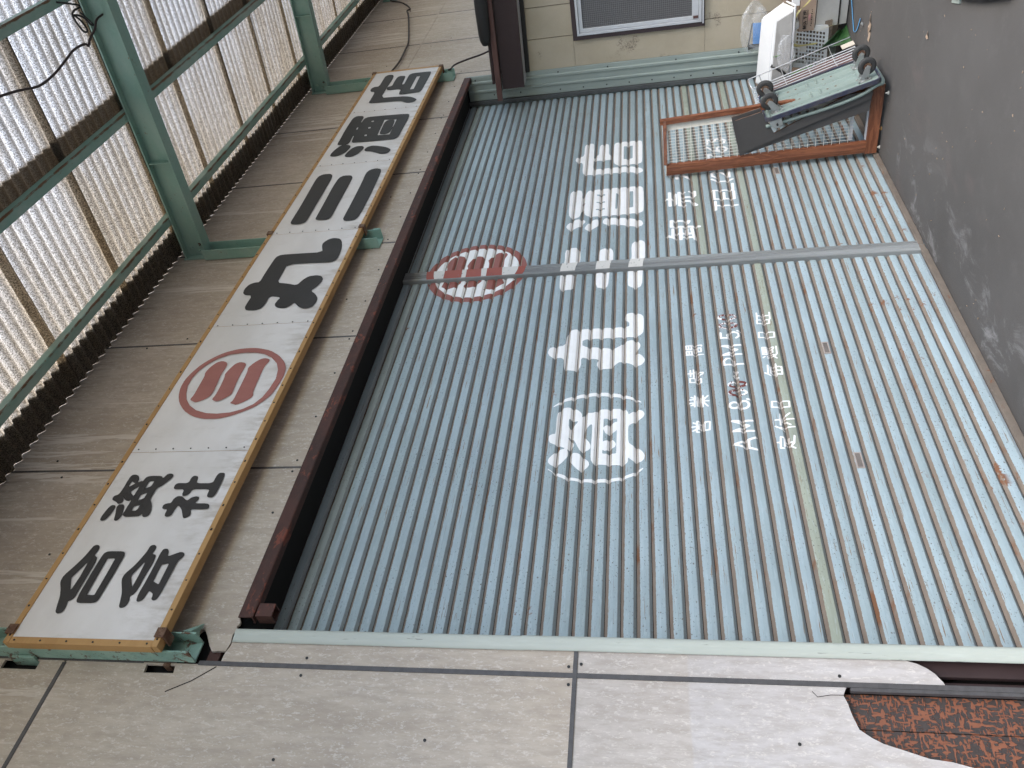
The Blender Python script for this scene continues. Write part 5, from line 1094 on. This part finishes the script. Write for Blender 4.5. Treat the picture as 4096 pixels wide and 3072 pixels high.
board([(-0.440, 1.081), (-0.177, 1.008), (-0.512, 0.136), (-0.564, 0.122), (-0.560, 0.280), (-0.455, 0.504), (-0.342, 0.728), (-0.312, 0.794), (-0.400, 0.840), (-0.476, 0.887), (-0.490, 0.893)], 4.078, 'charcoal laminated board leaning in the mesh frame, the shorter front one')

# platform trolley standing on end, wheels towards us
TS = 0.955
O = Vector((4.0378, -0.6722, 0.0890)); EX = Vector((1, 0, 0)); EU = Vector((0, 0.240, 0.823)).normalized(); EN = EX.cross(EU).normalized()   # EN points out towards the street
tr = empty('platform_trolley', tuple(O), 'pale green steel platform trolley standing on end with its four wheels facing out', 'trolley')
TM = Matrix(((EX.x, EU.x, EN.x, O.x), (EX.y, EU.y, EN.y, O.y), (EX.z, EU.z, EN.z, O.z), (0, 0, 0, 1))) @ Matrix.Scale(TS, 4)   # local: x width, y length, z outwards
TW, TL = 0.475, 0.855
def rrect(w_, l_, r, n=5, x0=0, y0=0):
    pts = []
    for cx, cy, a0 in ((w_ - r, l_ - r, 0), (r, l_ - r, 90), (r, r, 180), (w_ - r, r, 270)):
        for i in range(n + 1):
            a = math.radians(a0 + 90 * i / n); pts.append((x0 + cx + r * math.cos(a), y0 + cy + r * math.sin(a)))
    return pts
def prism(name, pts, z0, z1, mat, par, Mx, smooth=False):
    n = len(pts); V = [Mx @ Vector((p[0], p[1], z0)) for p in pts] + [Mx @ Vector((p[0], p[1], z1)) for p in pts]
    F = [tuple(range(n))[::-1], tuple(range(n, 2 * n))] + [(i, (i + 1) % n, n + (i + 1) % n, n + i) for i in range(n)]
    return mesh(name, V, F, mat, par, smooth)
prism('deck', rrect(TW - 0.012, TL - 0.012, 0.04, 5, 0.006, 0.006), -0.030, -0.012, M['trolley'], tr, TM)
out, inn = rrect(TW, TL, 0.045), rrect(TW - 0.024, TL - 0.024, 0.035, 5, 0.012, 0.012)
n = len(out); V = []
for p in out: V += [TM @ Vector((p[0], p[1], -0.030)), TM @ Vector((p[0], p[1], 0.002))]
for p in inn: V += [TM @ Vector((p[0], p[1], 0.002)), TM @ Vector((p[0], p[1], -0.0118))]
F = []
for i in range(n):
    j = (i + 1) % n
    F += [(2 * i, 2 * j, 2 * j + 1, 2 * i + 1), (2 * i + 1, 2 * j + 1, 2 * n + 2 * j, 2 * n + 2 * i), (2 * n + 2 * i, 2 * n + 2 * j, 2 * n + 2 * j + 1, 2 * n + 2 * i + 1)]
mesh('bumper', V, F, M['bluerim'], tr)
# pressed ribs along the underside
def rib(x0, x1, y0, y1, h, par, nm='rib'):
    s = min(0.012, (x1 - x0) * 0.3, (y1 - y0) * 0.3)
    V = [TM @ Vector(v) for v in ((x0, y0, -0.0119), (x1, y0, -0.0119), (x1, y1, -0.0119), (x0, y1, -0.0119), (x0 + s, y0 + s, h), (x1 - s, y0 + s, h), (x1 - s, y1 - s, h), (x0 + s, y1 - s, h))]
    mesh(nm, V, [(4, 5, 6, 7), (0, 1, 5, 4), (1, 2, 6, 5), (2, 3, 7, 6), (3, 0, 4, 7)], M['trolley'], par)
for x0, x1 in ((0.075, 0.100), (0.205, 0.240), (0.270, 0.300), (0.395, 0.420)): rib(x0, x1, 0.135, 0.74, 0.004, tr)
for y0 in (0.405, 0.475):
    for x0, x1 in ((0.104, 0.200), (0.304, 0.390)): rib(x0, x1, y0, y0 + 0.022, 0.002, tr)
rib(0.02, TW - 0.02, TL - 0.05, TL - 0.025, 0.002, tr)
bm = bmesh.new()
for x in (0.06, 0.15, 0.255, 0.345):
    for y in (0.36, 0.30, 0.57, 0.63): bm_cyl(bm, TM @ Vector((x + 0.02, y, -0.0118)), TM @ Vector((x + 0.02, y, -0.0105)), 0.008, 8)
tag(bm_obj('rivet_hole', bm, M['boardedge'], tr), kind='stuff')
def caster(cx, cy, ang, fixed):
    c = empty('caster', tuple(TM @ Vector((cx, cy, 0)))); c.parent = tr; c.matrix_parent_inverse = pinv(tr)
    ca, sa = math.cos(ang), math.sin(ang)
    cs = 1.28
    def W(x, y, z): x, y = x * cs, y * cs; return TM @ Vector((cx + x * ca - y * sa, cy + x * sa + y * ca, z * cs if z > 0 else z))
    CM = Matrix.Translation((cx, cy, 0)) @ Matrix.Rotation(ang, 4, 'Z')
    prism('mount_plate', rrect(0.085, 0.065, 0.012, 3, -0.0425, -0.0325), -0.0115, -0.006, M['steel'], c, TM @ CM)
    bm = bmesh.new()
    for x in (-0.032, 0.032):
        for y in (-0.022, 0.022): bm_cyl(bm, W(x, y, -0.006), W(x, y, 0.003), 0.007, 6)
    bm_obj('bolt', bm, M['steel'], c)
    cyl('swivel', W(0, 0, -0.006), W(0, 0, 0.010), 0.028, M['steel'], c, 14, 0.024)
    off = 0.030
    for s in (-1, 1):
        pts = [(-0.024, 0.010), (0.026, 0.010), (off + 0.014, 0.066), (off, 0.080), (off - 0.014, 0.072)]
        V = [W(px, s * 0.019, pz) for px, pz in pts] + [W(px, s * 0.0215, pz) for px, pz in pts]; m = len(pts)
        mesh('fork', V, [tuple(range(m)), tuple(range(m, 2 * m))[::-1]] + [(i, (i + 1) % m, m + (i + 1) % m, m + i) for i in range(m)], M['steel'], c)
    # wheel: tyre with rounded tread and hub
    wh = empty('wheel', tuple(W(off, 0, 0.066))); 
    prof = [(0.026, -0.012), (0.036, -0.0135), (0.046, -0.0125), (0.0515, -0.006), (0.0525, 0.0), (0.0515, 0.006), (0.046, 0.0125), (0.036, 0.0135), (0.026, 0.012)]
    N = 22; V, F = [], []; m = len(prof)
    for i in range(N):
        t = 2 * math.pi * i / N
        for r, yy in prof: V.append(W(off + r * math.cos(t), yy, 0.066 + r * math.sin(t)))
    for i in range(N):
        for k in range(m - 1): F.append((i * m + k, i * m + k + 1, ((i + 1) % N) * m + k + 1, ((i + 1) % N) * m + k))
    bpy.data.objects.remove(wh)
    mesh('tyre', V, F, M['rubber'], c, True)
    cyl('hub', W(off, -0.011, 0.066), W(off, 0.011, 0.066), 0.0265, M['rusty'], c, 14)
    cyl('axle', W(off, -0.026, 0.066), W(off, 0.026, 0.066), 0.006, M['steel'], c, 8)
caster(0.095, 0.110, math.radians(-84), False); caster(0.355, 0.100, math.radians(-88), False)
caster(0.105, 0.750, math.radians(88), True); caster(0.365, 0.752, math.radians(84), True)
# folded handle lying behind the deck
hp = [(0.04, 0.86, -0.075), (0.035, 0.70, -0.085), (0.03, 0.35, -0.098), (0.028, 0.15, -0.085), (0.03, 0.04, -0.055), (0.06, -0.012, -0.062), (0.24, -0.020, -0.064), (0.42, -0.012, -0.062), (0.445, 0.04, -0.055), (0.447, 0.35, -0.098), (0.44, 0.70, -0.085), (0.435, 0.86, -0.075)]
tube('folded_handle', catmull([TM @ Vector(p) for p in hp], 5), 0.013, M['trolley'], tr, 10)
for x in (0.004, TW - 0.010):
    pts = [(0.735, -0.034), (0.815, -0.034), (0.825, -0.060), (0.800, -0.098), (0.765, -0.106), (0.735, -0.085)]
    V = [TM @ Vector((x, a, b)) for a, b in pts] + [TM @ Vector((x + 0.006, a, b)) for a, b in pts]; m = len(pts)
    mesh('hinge_plate', V, [tuple(range(m)), tuple(range(m, 2 * m))[::-1]] + [(i, (i + 1) % m, m + (i + 1) % m, m + i) for i in range(m)], M['steel'], tr)
cyl('hinge_pin', TM @ Vector((-0.012, 0.775, -0.072)), TM @ Vector((TW + 0.012, 0.775, -0.072)), 0.008, M['black'], tr, 8)

# chrome wire rack leaning behind the trolley
rk = empty('wire_rack', (5.0, -0.50, 0), 'chrome wire shelf leaning behind the platform trolley', 'rack')
RO = Vector((4.70, -0.505, 0.03)); RU = Vector((0, 0.275, 0.825)).normalized(); RN = EX.cross(RU).normalized()
for i, x in enumerate((0.0, 0.05, 0.10, 0.15, 0.20, 0.25, 0.30, 0.35, 0.40, 0.45)):
    bm = bmesh.new(); bm_cyl(bm, RO + EX * x, RO + EX * x + RU * 0.845, 0.0048, 6); bm_obj('wire', bm, M['chrome'], rk)
tube('wire', [RO + EX * 0.60 + RN * 0.03, RO + EX * 0.60 + RU * 0.86 + RN * 0.03, RO + EX * 0.50 + RU * 0.855 + RN * 0.02, RO + EX * 0.45 + RU * 0.848], 0.0048, M['chrome'], rk, 6)
for k in (0.18, 0.38, 0.58, 0.76):
    tube('cross_wire', [RO + EX * -0.01 + RU * k - RN * 0.006, RO + EX * 0.46 + RU * k - RN * 0.006, RO + EX * 0.60 + RU * k + RN * 0.024], 0.0042, M['steel'], rk, 6)
tube('cross_wire', [RO + EX * -0.02, RO + EX * 0.47], 0.0045, M['chrome'], rk, 6); tube('cross_wire', [RO + EX * -0.02 + RU * 0.845, RO + EX * 0.47 + RU * 0.845], 0.0045, M['chrome'], rk, 6)
bm = bmesh.new()
for x, u in ((0.02, 0.86), (0.06, 0.875), (0.10, 0.865), (-0.06, 0.80), (-0.09, 0.815)): bm_cyl(bm, RO + EX * x + RU * (u - 0.05), RO + EX * (x + 0.01) + RU * (u + 0.02), 0.008, 6)
bm_obj('clip', bm, M['rusty'], rk)
# shorter second rack lower left
rk2 = empty('wire_rack', (4.62, -0.42, 0), 'small chrome wire rack half hidden behind the top of the trolley', 'rack')
for i in range(6):
    x = 4.43 + 0.035 * i
    bm = bmesh.new(); bm_cyl(bm, (x, -0.50, 0.05), (x, -0.255, 0.905 - 0.02 * i), 0.003, 6); bm_obj('wire', bm, M['chrome'], rk2)
tube('cross_wire', [(4.42, -0.262, 0.88), (4.62, -0.27, 0.80)], 0.004, M['rusty'], rk2, 6)
tag(oriented_slab('maroon_panel', (5.23, -0.43, 0.04), (5.23, -0.165, 0.78), (-0.44, 0, 0), 0.010, M['brown2'], None), 'maroon board standing behind the chrome wire shelf', 'board')
tag(oriented_slab('card_sheet', (5.235, -0.522, 0.03), (5.235, -0.490, 0.125), (-0.085, 0, 0), 0.004, M['carton2'], None), 'small cream card at the foot of the wire shelf', 'card')

# upturned white tub on top of the pile
def hexa(name, T, B, mat, par):
    V = [Vector(v) for v in T + B]
    o = mesh(name, V, [(0, 1, 2, 3), (7, 6, 5, 4), (0, 4, 5, 1), (1, 5, 6, 2), (2, 6, 7, 3), (3, 7, 4, 0)], mat, par)
    bm = bmesh.new(); bm.from_mesh(o.data); bmesh.ops.recalc_face_normals(bm, faces=bm.faces[:])
    bmesh.ops.bevel(bm, geom=bm.edges[:], offset=0.010, segments=2, affect='EDGES'); bm.to_mesh(o.data); bm.free(); return o
tub = empty('plastic_tub', (5.55, -0.4, 0.45), 'long white plastic tub turned upside down on top of the pile', 'tub')
hexa('tub_body', [(5.40, -0.715, 0.650), (5.66, -0.652, 0.722), (5.66, -0.075, 0.745), (5.40, -0.165, 0.668)], [(5.345, -0.815, 0.500), (5.70, -0.755, 0.535), (5.72, -0.06, 0.550), (5.38, -0.14, 0.490)], M['whiteplastic'], tub)
tube('rim', [(5.335, -0.825, 0.497), (5.71, -0.765, 0.532), (5.73, -0.055, 0.547), (5.37, -0.13, 0.487), (5.335, -0.825, 0.497)], 0.009, M['whiteplastic'], tub, 6, False)
box('handle_slot', (5.47, -0.752, 0.585), (5.56, -0.735, 0.612), M['cartonw'], tub, 0.004)
V = [(5.392, -0.70, 0.630), (5.352, -0.78, 0.512), (5.372, -0.18, 0.505), (5.392, -0.19, 0.645)]
mesh('tub_side_shade', [(v[0] - 0.022, v[1], v[2]) for v in V] + [(v[0] + 0.002, v[1], v[2]) for v in V], [(0, 1, 2, 3), (7, 6, 5, 4), (0, 4, 5, 1), (1, 5, 6, 2), (2, 6, 7, 3), (3, 7, 4, 0)], M['tubshade'], tub)  # opaque grey slab, paints the tub's side as shaded
tube('latch', [(5.385, -0.33, 0.655), (5.372, -0.31, 0.61), (5.355, -0.28, 0.56), (5.352, -0.255, 0.535)], 0.013, M['black'], tub, 6)
tube('label_edge', [(5.388, -0.61, 0.634), (5.372, -0.655, 0.59), (5.375, -0.60, 0.575), (5.385, -0.54, 0.60)], 0.003, M['whiteplastic'], tub, 5)
# perforated basket under it
bs = empty('basket', (5.5, -0.5, 0.1), 'white plastic basket with rows of square holes under the tub', 'basket')
def perf(name, P, U, Vv, nu, nv, par, margin=(0.10, 0.08)):
    """sheet with a grid of rectangular holes, given thickness"""
    P, U, Vv = Vector(P), Vector(U), Vector(Vv); nrm = U.cross(Vv).normalized() * 0.003
    us = [0.0]; mu, mv = margin
    for i in range(nu): c0 = mu + (1 - 2 * mu) * i / nu; us += [c0 + 0.28 * (1 - 2 * mu) / nu, c0 + 0.90 * (1 - 2 * mu) / nu]
    us.append(1.0); vs = [0.0]
    for i in range(nv): c0 = mv + (1 - 2 * mv) * i / nv; vs += [c0 + 0.22 * (1 - 2 * mv) / nv, c0 + 0.85 * (1 - 2 * mv) / nv]
    vs.append(1.0); bm = bmesh.new(); g_ = [[bm.verts.new(P + U * u + Vv * v) for v in vs] for u in us]
    for i in range(len(us) - 1):
        for j in range(len(vs) - 1):
            if i % 2 == 1 and j % 2 == 1: continue
            bm.faces.new((g_[i][j], g_[i + 1][j], g_[i + 1][j + 1], g_[i][j + 1]))
    r = bmesh.ops.extrude_face_region(bm, geom=bm.faces[:]); 
    bmesh.ops.translate(bm, vec=nrm, verts=[v for v in r['geom'] if isinstance(v, bmesh.types.BMVert)])
    return bm_obj(name, bm, M['basket'], par)
BP = Vector((5.47, -0.645, 0.480)); BU = Vector((0.03, 0.385, -0.02)); BV = Vector((0.05, 0.085, -0.305))
perf('basket_side', BP, BU, BV, 9, 9, bs)
perf('basket_side', BP, (0.26, -0.03, 0.0), BV, 6, 9, bs)
perf('basket_side', BP + BU, (0.26, -0.03, 0.0), BV, 6, 9, bs)
mesh('basket_floor', [BP + BV + BU * 0.02, BP + BV + BU * 0.98, BP + BV + BU + Vector((0.25, -0.03, 0)), BP + BV + Vector((0.25, -0.03, 0))], [(0, 1, 2, 3)], M['basket'], bs)
tube('basket_rim', [BP + Vector((0.27, -0.03, 0)), BP - Vector((0.006, 0.006, 0)), BP + BU + Vector((-0.006, 0.006, 0)), BP + BU + Vector((0.27, -0.03, 0))], 0.010, M['basket'], bs, 6)
tube('basket_handle', [BP + BU * 0.55 + Vector((-0.012, 0, 0.01)), BP + BU * 0.57 + Vector((-0.02, 0, -0.05)), BP + BU * 0.80 + Vector((-0.02, 0, -0.055)), BP + BU * 0.86 + Vector((-0.012, 0, 0.008))], 0.007, M['basket'], bs, 6)
mesh('basket_label', [BP + BU * a + BV * b - Vector((0.004, 0, 0)) for a, b in ((0.44, 0.12), (0.44, 0.40), (0.62, 0.40), (0.62, 0.12))], [(0, 1, 2, 3)], M['cartonw'], bs)
box('basket_contents', (5.56, -0.60, 0.14), (5.70, -0.28, 0.40), M['cartonedge'], bs)
# cartons
cw = empty('white_carton', (5.7, -0.8, 0), 'cream faced cardboard carton standing on the ground under the yellow strap', 'carton')
oriented_slab('carton_face', (5.640, -0.535, 0.010), (5.520, -0.560, 0.300), (-0.015, -0.60, 0.0), 0.006, M['cartonw'], cw)
box('carton_side', (5.66, -1.14, 0.005), (5.90, -0.56, 0.27), M['carton'], cw)
oriented_slab('flap_gap', (5.6045, -0.545, 0.075), (5.5995, -0.546, 0.087), (-0.015, -0.60, 0.012), 0.004, M['ink'], cw)
cb = empty('brown_carton', (5.6, -0.8, 0.3), 'brown cardboard carton with black Japanese print lying on the cream carton', 'carton')
box('carton_body', (5.50, -1.14, 0.312), (5.88, -0.575, 0.428), M['carton'], cb, 0.004)
oriented_slab('carton_face', (5.478, -0.560, 0.306), (5.470, -0.565, 0.432), (-0.005, -0.60, 0.0), 0.006, M['carton'], cb)
for k in range(3):
    box('flattened_sheet', (5.50 - 0.008 * k, -1.15, 0.284 + 0.009 * k), (5.88, -0.57 - 0.006 * k, 0.2895 + 0.009 * k), M['cartonw' if k != 1 else 'cartonedge'], cb)
# print on the brown carton: four characters, the last three boxed, and a line of small ones
def carton_print(strokes, y, z, sy, sz, wd):
    pr = [('l', [(y - a * sy / 10, z - b * sz / 10) for a, b in st], wd) for st in strokes]
    o = paint('carton_print', pr, lambda x, zz: 0.0, M['ink'], None, 0.0022, dz=0.0022)
    return o
def put_print(prims):
    x0, x1, z0, z1 = bounds(prims)
    xs = np.arange(x0, x1, 0.0025)
    o = paint('carton_print', prims, lambda x, z: 0.0, M['ink'], cb, 0.0026, dz=0.0026)
    if o is None: return
    for v in o.data.vertices: y_, z_ = v.co.x, v.co.z; v.co = Vector((5.4755 - 0.008 * (z_ - 0.306) / 0.126 - 0.009, y_, z_))
ps = []
def glyph(strokes, y0, z0, sy, sz, wd): return [('l', [(y0 - a * sy / 10, z0 - b * sz / 10) for a, b in st], wd) for st in strokes]
FISH = [[(3, 0), (1, 2)], [(1.6, 1.2), (4, 1.2)], [(1, 3), (4.4, 3), (4.4, 6.5), (1, 6.5), (1, 3)], [(2.7, 3), (2.7, 6.5)], [(1, 4.8), (4.4, 4.8)], [(.6, 9.5), (1.2, 8)], [(2.4, 9.3), (2.4, 8)], [(4.4, 9.3), (4, 8)], [(6, .8), (9, .8)], [(7.5, .8), (7.5, 9.6)], [(5.6, 4), (9.6, 4)], [(5.8, 7), (9.4, 7)]]
MI = [[(2, 1.5), (6, 1.5), (3, 8.5), (1.4, 7), (4, 5.6), (9, 7)], [(7.6, 4), (6.2, 9.6)]]
SO = [[(2.6, .8), (7.4, .8), (2.6, 4), (8.4, 4), (5, 6), (5.4, 9), (7.6, 9.4)]]
NI = [[(1.6, .5), (1.6, 6)], [(.6, 2), (3, 2)], [(4, .6), (9, .6), (9, 4), (4, 4), (4, .6)], [(6.4, 0), (6.4, 6)], [(1, 9.6), (1.6, 7.6)], [(3.8, 9.4), (3.6, 7.8)], [(6.4, 9.4), (6, 7.8)], [(9.2, 9.6), (8.4, 7.8)]]
for st, y0 in ((FISH, -0.583), (MI, -0.622), (SO, -0.661), (NI, -0.700)): ps += glyph(st, y0, 0.402, 0.032, 0.030, 0.0042)
ps += [('l', [(-0.619, 0.406), (-0.737, 0.406), (-0.737, 0.367), (-0.619, 0.367), (-0.619, 0.406)], 0.003)]
for i in range(9): ps += glyph([NI, MI, FISH][i % 3][:6], -0.600 - 0.0165 * i, 0.340, 0.012, 0.012, 0.0024)
put_print(ps)
box('pink_stamp', (5.4600, -0.700, 0.344), (5.4630, -0.655, 0.362), M['pinkink'], cb)
st_ = empty('card_stack', (5.8, -0.9, 0.3), 'stack of flattened cardboard edges standing against the tan wall', 'cardboard')
for k in range(7):
    oriented_slab('card_edge', (5.60 + 0.035 * k, -0.765, 0.44), (5.62 + 0.035 * k, -0.765 + 0.004 * k, 0.545), (-0.02, -0.42, 0.02), 0.006, M['carton' if k % 2 else 'cartonedge'], st_)
tag(oriented_slab('paper_cup', (5.50, -0.77, 0.435), (5.50, -0.77, 0.495), (0.0, -0.055, 0.0), 0.05, M['whiteplastic']), 'small white paper carton on top of the brown carton', 'carton')
# straps
def ribbon(name, pts, wv, mat, label, cat, group=None):
    P = catmull(pts, 6); wv = Vector(wv); n_ = len(P)
    V = []
    for i, p in enumerate(P):
        nn = Vector((0.0, 0.0, 0.0012)) if abs(wv.z) < 0.01 else Vector((-0.0012, 0, 0))
        V += [p - wv / 2, p + wv / 2, p + wv / 2 + nn, p - wv / 2 + nn]
    F = []
    for i in range(n_ - 1):
        a, b = 4 * i, 4 * i + 4
        for k in range(4): F.append((a + k, a + (k + 1) % 4, b + (k + 1) % 4, b + k))
    F += [(0, 1, 2, 3), (4 * n_ - 1, 4 * n_ - 2, 4 * n_ - 3, 4 * n_ - 4)]
    return tag(mesh(name, V, F, mat), label, cat, group)
ribbon('yellow_strap', [(5.40, -0.655, 0.508), (5.455, -0.74, 0.445), (5.450, -0.78, 0.40), (5.455, -0.86, 0.33), (5.46, -0.96, 0.28)], (0, 0.010, 0.024), M['yellow'], 'yellow plastic strap crossing the brown carton', 'strap', 'plastic straps')
ribbon('yellow_strap', [(5.43, -0.475, 0.475), (5.44, -0.50, 0.42), (5.47, -0.54, 0.30), (5.51, -0.565, 0.18), (5.54, -0.575, 0.11)], (0, 0.010, 0.024), M['yellow'], 'yellow plastic strap across the white basket', 'strap', 'plastic straps')
ribbon('yellow_strap', [(5.43, -0.475, 0.472), (5.445, -0.455, 0.42), (5.465, -0.450, 0.34), (5.475, -0.448, 0.27)], (0, 0.014, 0.020), M['yellow'], 'short pale yellow strap end lying on the basket front', 'strap', 'plastic straps')
ribbon('blue_strap', [(5.40, -0.555, 0.535), (5.41, -0.57, 0.515), (5.425, -0.60, 0.47), (5.43, -0.63, 0.43)], (0, 0.016, 0.022), M['blue'], 'blue plastic strap end sticking out above the basket', 'strap', 'plastic straps')
ribbon('blue_strap', [(5.62, -0.84, 0.02), (5.537, -0.752, 0.012), (5.46, -0.65, 0.006), (5.37, -0.575, 0.006), (5.315, -0.565, 0.008), (5.25, -0.61, 0.006), (5.185, -0.715, 0.008)], (0.022, 0.006, 0), M['blue'], 'blue plastic strap curling on the ground', 'strap', 'plastic straps')
# green scoop and green cord
sc = empty('green_scoop', (5.5, -0.48, 0), 'green plastic scoop lying against the cartons beside the wire shelf', 'scoop')
n = 10; V, F = [], []
for j in range(9):
    u = j / 8
    for i in range(n + 1):
        t = i / n
        A_ = Vector((5.655, -0.520, 0.004)).lerp(Vector((5.36, -0.462, 0.004)), u)
        top = Vector((5.60, -0.505, 0.06)).lerp(Vector((5.385, -0.395, 0.285)), u)
        p = A_.lerp(top, t); p.x += 0.10 * math.sin(math.pi * t) * (0.4 + u); p.y += 0.04 * math.sin(math.pi * t)
        V.append(p)
for j in range(8):
    for i in range(n): a = j * (n + 1) + i; F.append((a, a + 1, a + n + 2, a + n + 1))
o = mesh('scoop_shell', V, F, M['greenplastic'], sc, True)
md = o.modifiers.new('thick', 'SOLIDIFY'); md.thickness = 0.004
tube('scoop_rim', [V[n + (n + 1) * j] for j in range(9)], 0.004, M['greenplastic'], sc, 6)
tag(tube('green_tube', catmull([(5.35, -0.245, 0.545), (5.36, -0.25, 0.50), (5.37, -0.26, 0.42), (5.42, -0.28, 0.30)], 5), 0.009, M['greencord'], None, 8), 'green tube running from the tub latch down across the basket', 'tube')
tag(tube('garden_cord', catmull([(5.385, -0.405, 0.640), (5.36, -0.42, 0.605), (5.40, -0.445, 0.53), (5.43, -0.475, 0.475)], 5), 0.005, M['greencord'], None, 6), 'thin green cord hanging over the side of the tub', 'cord')
# clear bag with a blue holder, behind the tub
bg_ = empty('plastic_bag', (5.8, -0.55, 0.7), 'crumpled clear plastic bag behind the white tub', 'bag')
def film(name, c, r, seed, sq=(1, 1, 1)):
    bm = bmesh.new(); bmesh.ops.create_icosphere(bm, subdivisions=4, radius=1.0)
    rnd = np.random.RandomState(seed); ph = rnd.rand(14, 4) * 6.28; fr_ = rnd.rand(14, 3) * 9 + 2
    for v in bm.verts:
        d = 1.0 + sum(0.05 / (1 + 0.15 * i) * math.sin(fr_[i, 0] * v.co.x + fr_[i, 1] * v.co.y + fr_[i, 2] * v.co.z + ph[i, 0]) for i in range(14))
        d += 0.06 * abs(math.sin(14 * v.co.x + 9 * v.co.y * v.co.z + ph[0, 1]))
        v.co = Vector(c) + Vector((v.co.x * r * sq[0], v.co.y * r * sq[1], v.co.z * r * sq[2])) * d
    return bm_obj(name, bm, M['bag'], bg_, False)
film('bag_film', (5.80, -0.54, 0.76), 0.13, 3, (0.75, 1.5, 0.85))
film('bag_film', (5.335, -0.45, 0.545), 0.09, 5, (0.30, 1.6, 0.7))
bh = empty('blue_holder', (5.78, -0.5, 0.65), 'blue and black plastic holder inside the clear bag', 'holder')
oriented_slab('holder_side', (5.745, -0.585, 0.705), (5.755, -0.40, 0.695), (0.01, 0.0, 0.075), 0.006, M['bluebox'], bh)
oriented_slab('holder_side', (5.752, -0.39, 0.70), (5.752, -0.36, 0.81), (0.10, 0.0, 0.0), 0.005, M['black'], bh)
oriented_slab('holder_back', (5.77, -0.57, 0.79), (5.775, -0.38, 0.815), (0.07, 0.0, -0.02), 0.005, M['black'], bh)
tag(oriented_slab('tall_carton', (5.60, -0.045, 0.02), (5.60, -0.040, 0.70), (0.25, -0.10, 0.0), 0.03, M['carton'], None), 'tall brown carton in the corner behind the white tub', 'carton')

# small things on the ground
def leaf(name, pts, lift, label):
    V = [(p[0], p[1], 0.004 + lift * (0.4 + 0.6 * math.sin(i * 2.1))) for i, p in enumerate(pts)]
    c = (sum(p[0] for p in pts) / len(pts), sum(p[1] for p in pts) / len(pts), 0.003)
    V.append(c); n_ = len(pts)
    o = mesh(name, V, [(i, (i + 1) % n_, n_) for i in range(n_)], M['leaf']); tag(o, label, 'leaf', 'fallen leaves')
    md = o.modifiers.new('thick', 'SOLIDIFY'); md.thickness = 0.0008
leaf('dry_leaf', [(4.885, -0.840), (4.875, -0.79), (4.850, -0.77), (4.838, -0.735), (4.86, -0.71), (4.835, -0.69), (4.832, -0.643), (4.86, -0.655), (4.895, -0.675), (4.91, -0.71), (4.895, -0.74), (4.90, -0.78), (4.893, -0.83)], 0.012, 'large curled dry leaf on the ground in front of the strap')
leaf('dry_leaf', [(3.532, -1.148), (3.518, -1.13), (3.508, -1.108), (3.52, -1.10), (3.538, -1.11), (3.542, -1.13)], 0.008, 'small torn brown leaf out on the bare ground')
bolt = empty('hex_bolt', (5.096, -0.708, 0), 'small bright bolt lying on the ground by the blue strap', 'bolt')
cyl('head', (5.10, -0.70, 0.012), (5.092, -0.70, 0.012), 0.012, M['steel'], bolt, 6); cyl('shank', (5.092, -0.70, 0.012), (5.06, -0.702, 0.012), 0.006, M['steel'], bolt, 8)
bm = bmesh.new(); rnd = random.Random(4)
for i in range(70):
    x, y = rnd.uniform(1.8, 5.2), rnd.uniform(-1.5, -0.1); a = rnd.uniform(0, 6.28); l_ = rnd.uniform(0.003, 0.013); q = rnd.uniform(0.0012, 0.0028)
    bm_cyl(bm, (x, y, q), (x + l_ * math.cos(a), y + l_ * math.sin(a), q), q, 5)
tag(bm_obj('litter_bits', bm, M['leaf']), 'scattered tiny bits of straw and grit on the ground', 'litter', kind='stuff')
# edge of a low stand at the street side, just in view
std = empty('low_stand', (3.1, -1.8, 0), 'corner of a dark low stand on the ground at the street side', 'stand')
prism('stand_base', [(3.225, -1.445), (2.95, -1.500), (2.73, -1.560), (2.45, -1.655), (2.36, -1.74), (2.45, -2.1), (3.4, -2.1), (3.42, -1.47)], 0.012, 0.045, M['black'], std, Matrix.Identity(4))
prism('stand_foot', [(3.215, -1.405), (3.10, -1.432), (3.10, -1.52), (3.24, -1.50)], 0.0, 0.011, M['trimR'], std, Matrix.Identity(4))
prism('stand_foot', [(2.62, -1.60), (2.40, -1.66), (2.42, -1.75), (2.64, -1.70)], 0.0, 0.011, M['black'], std, Matrix.Identity(4))
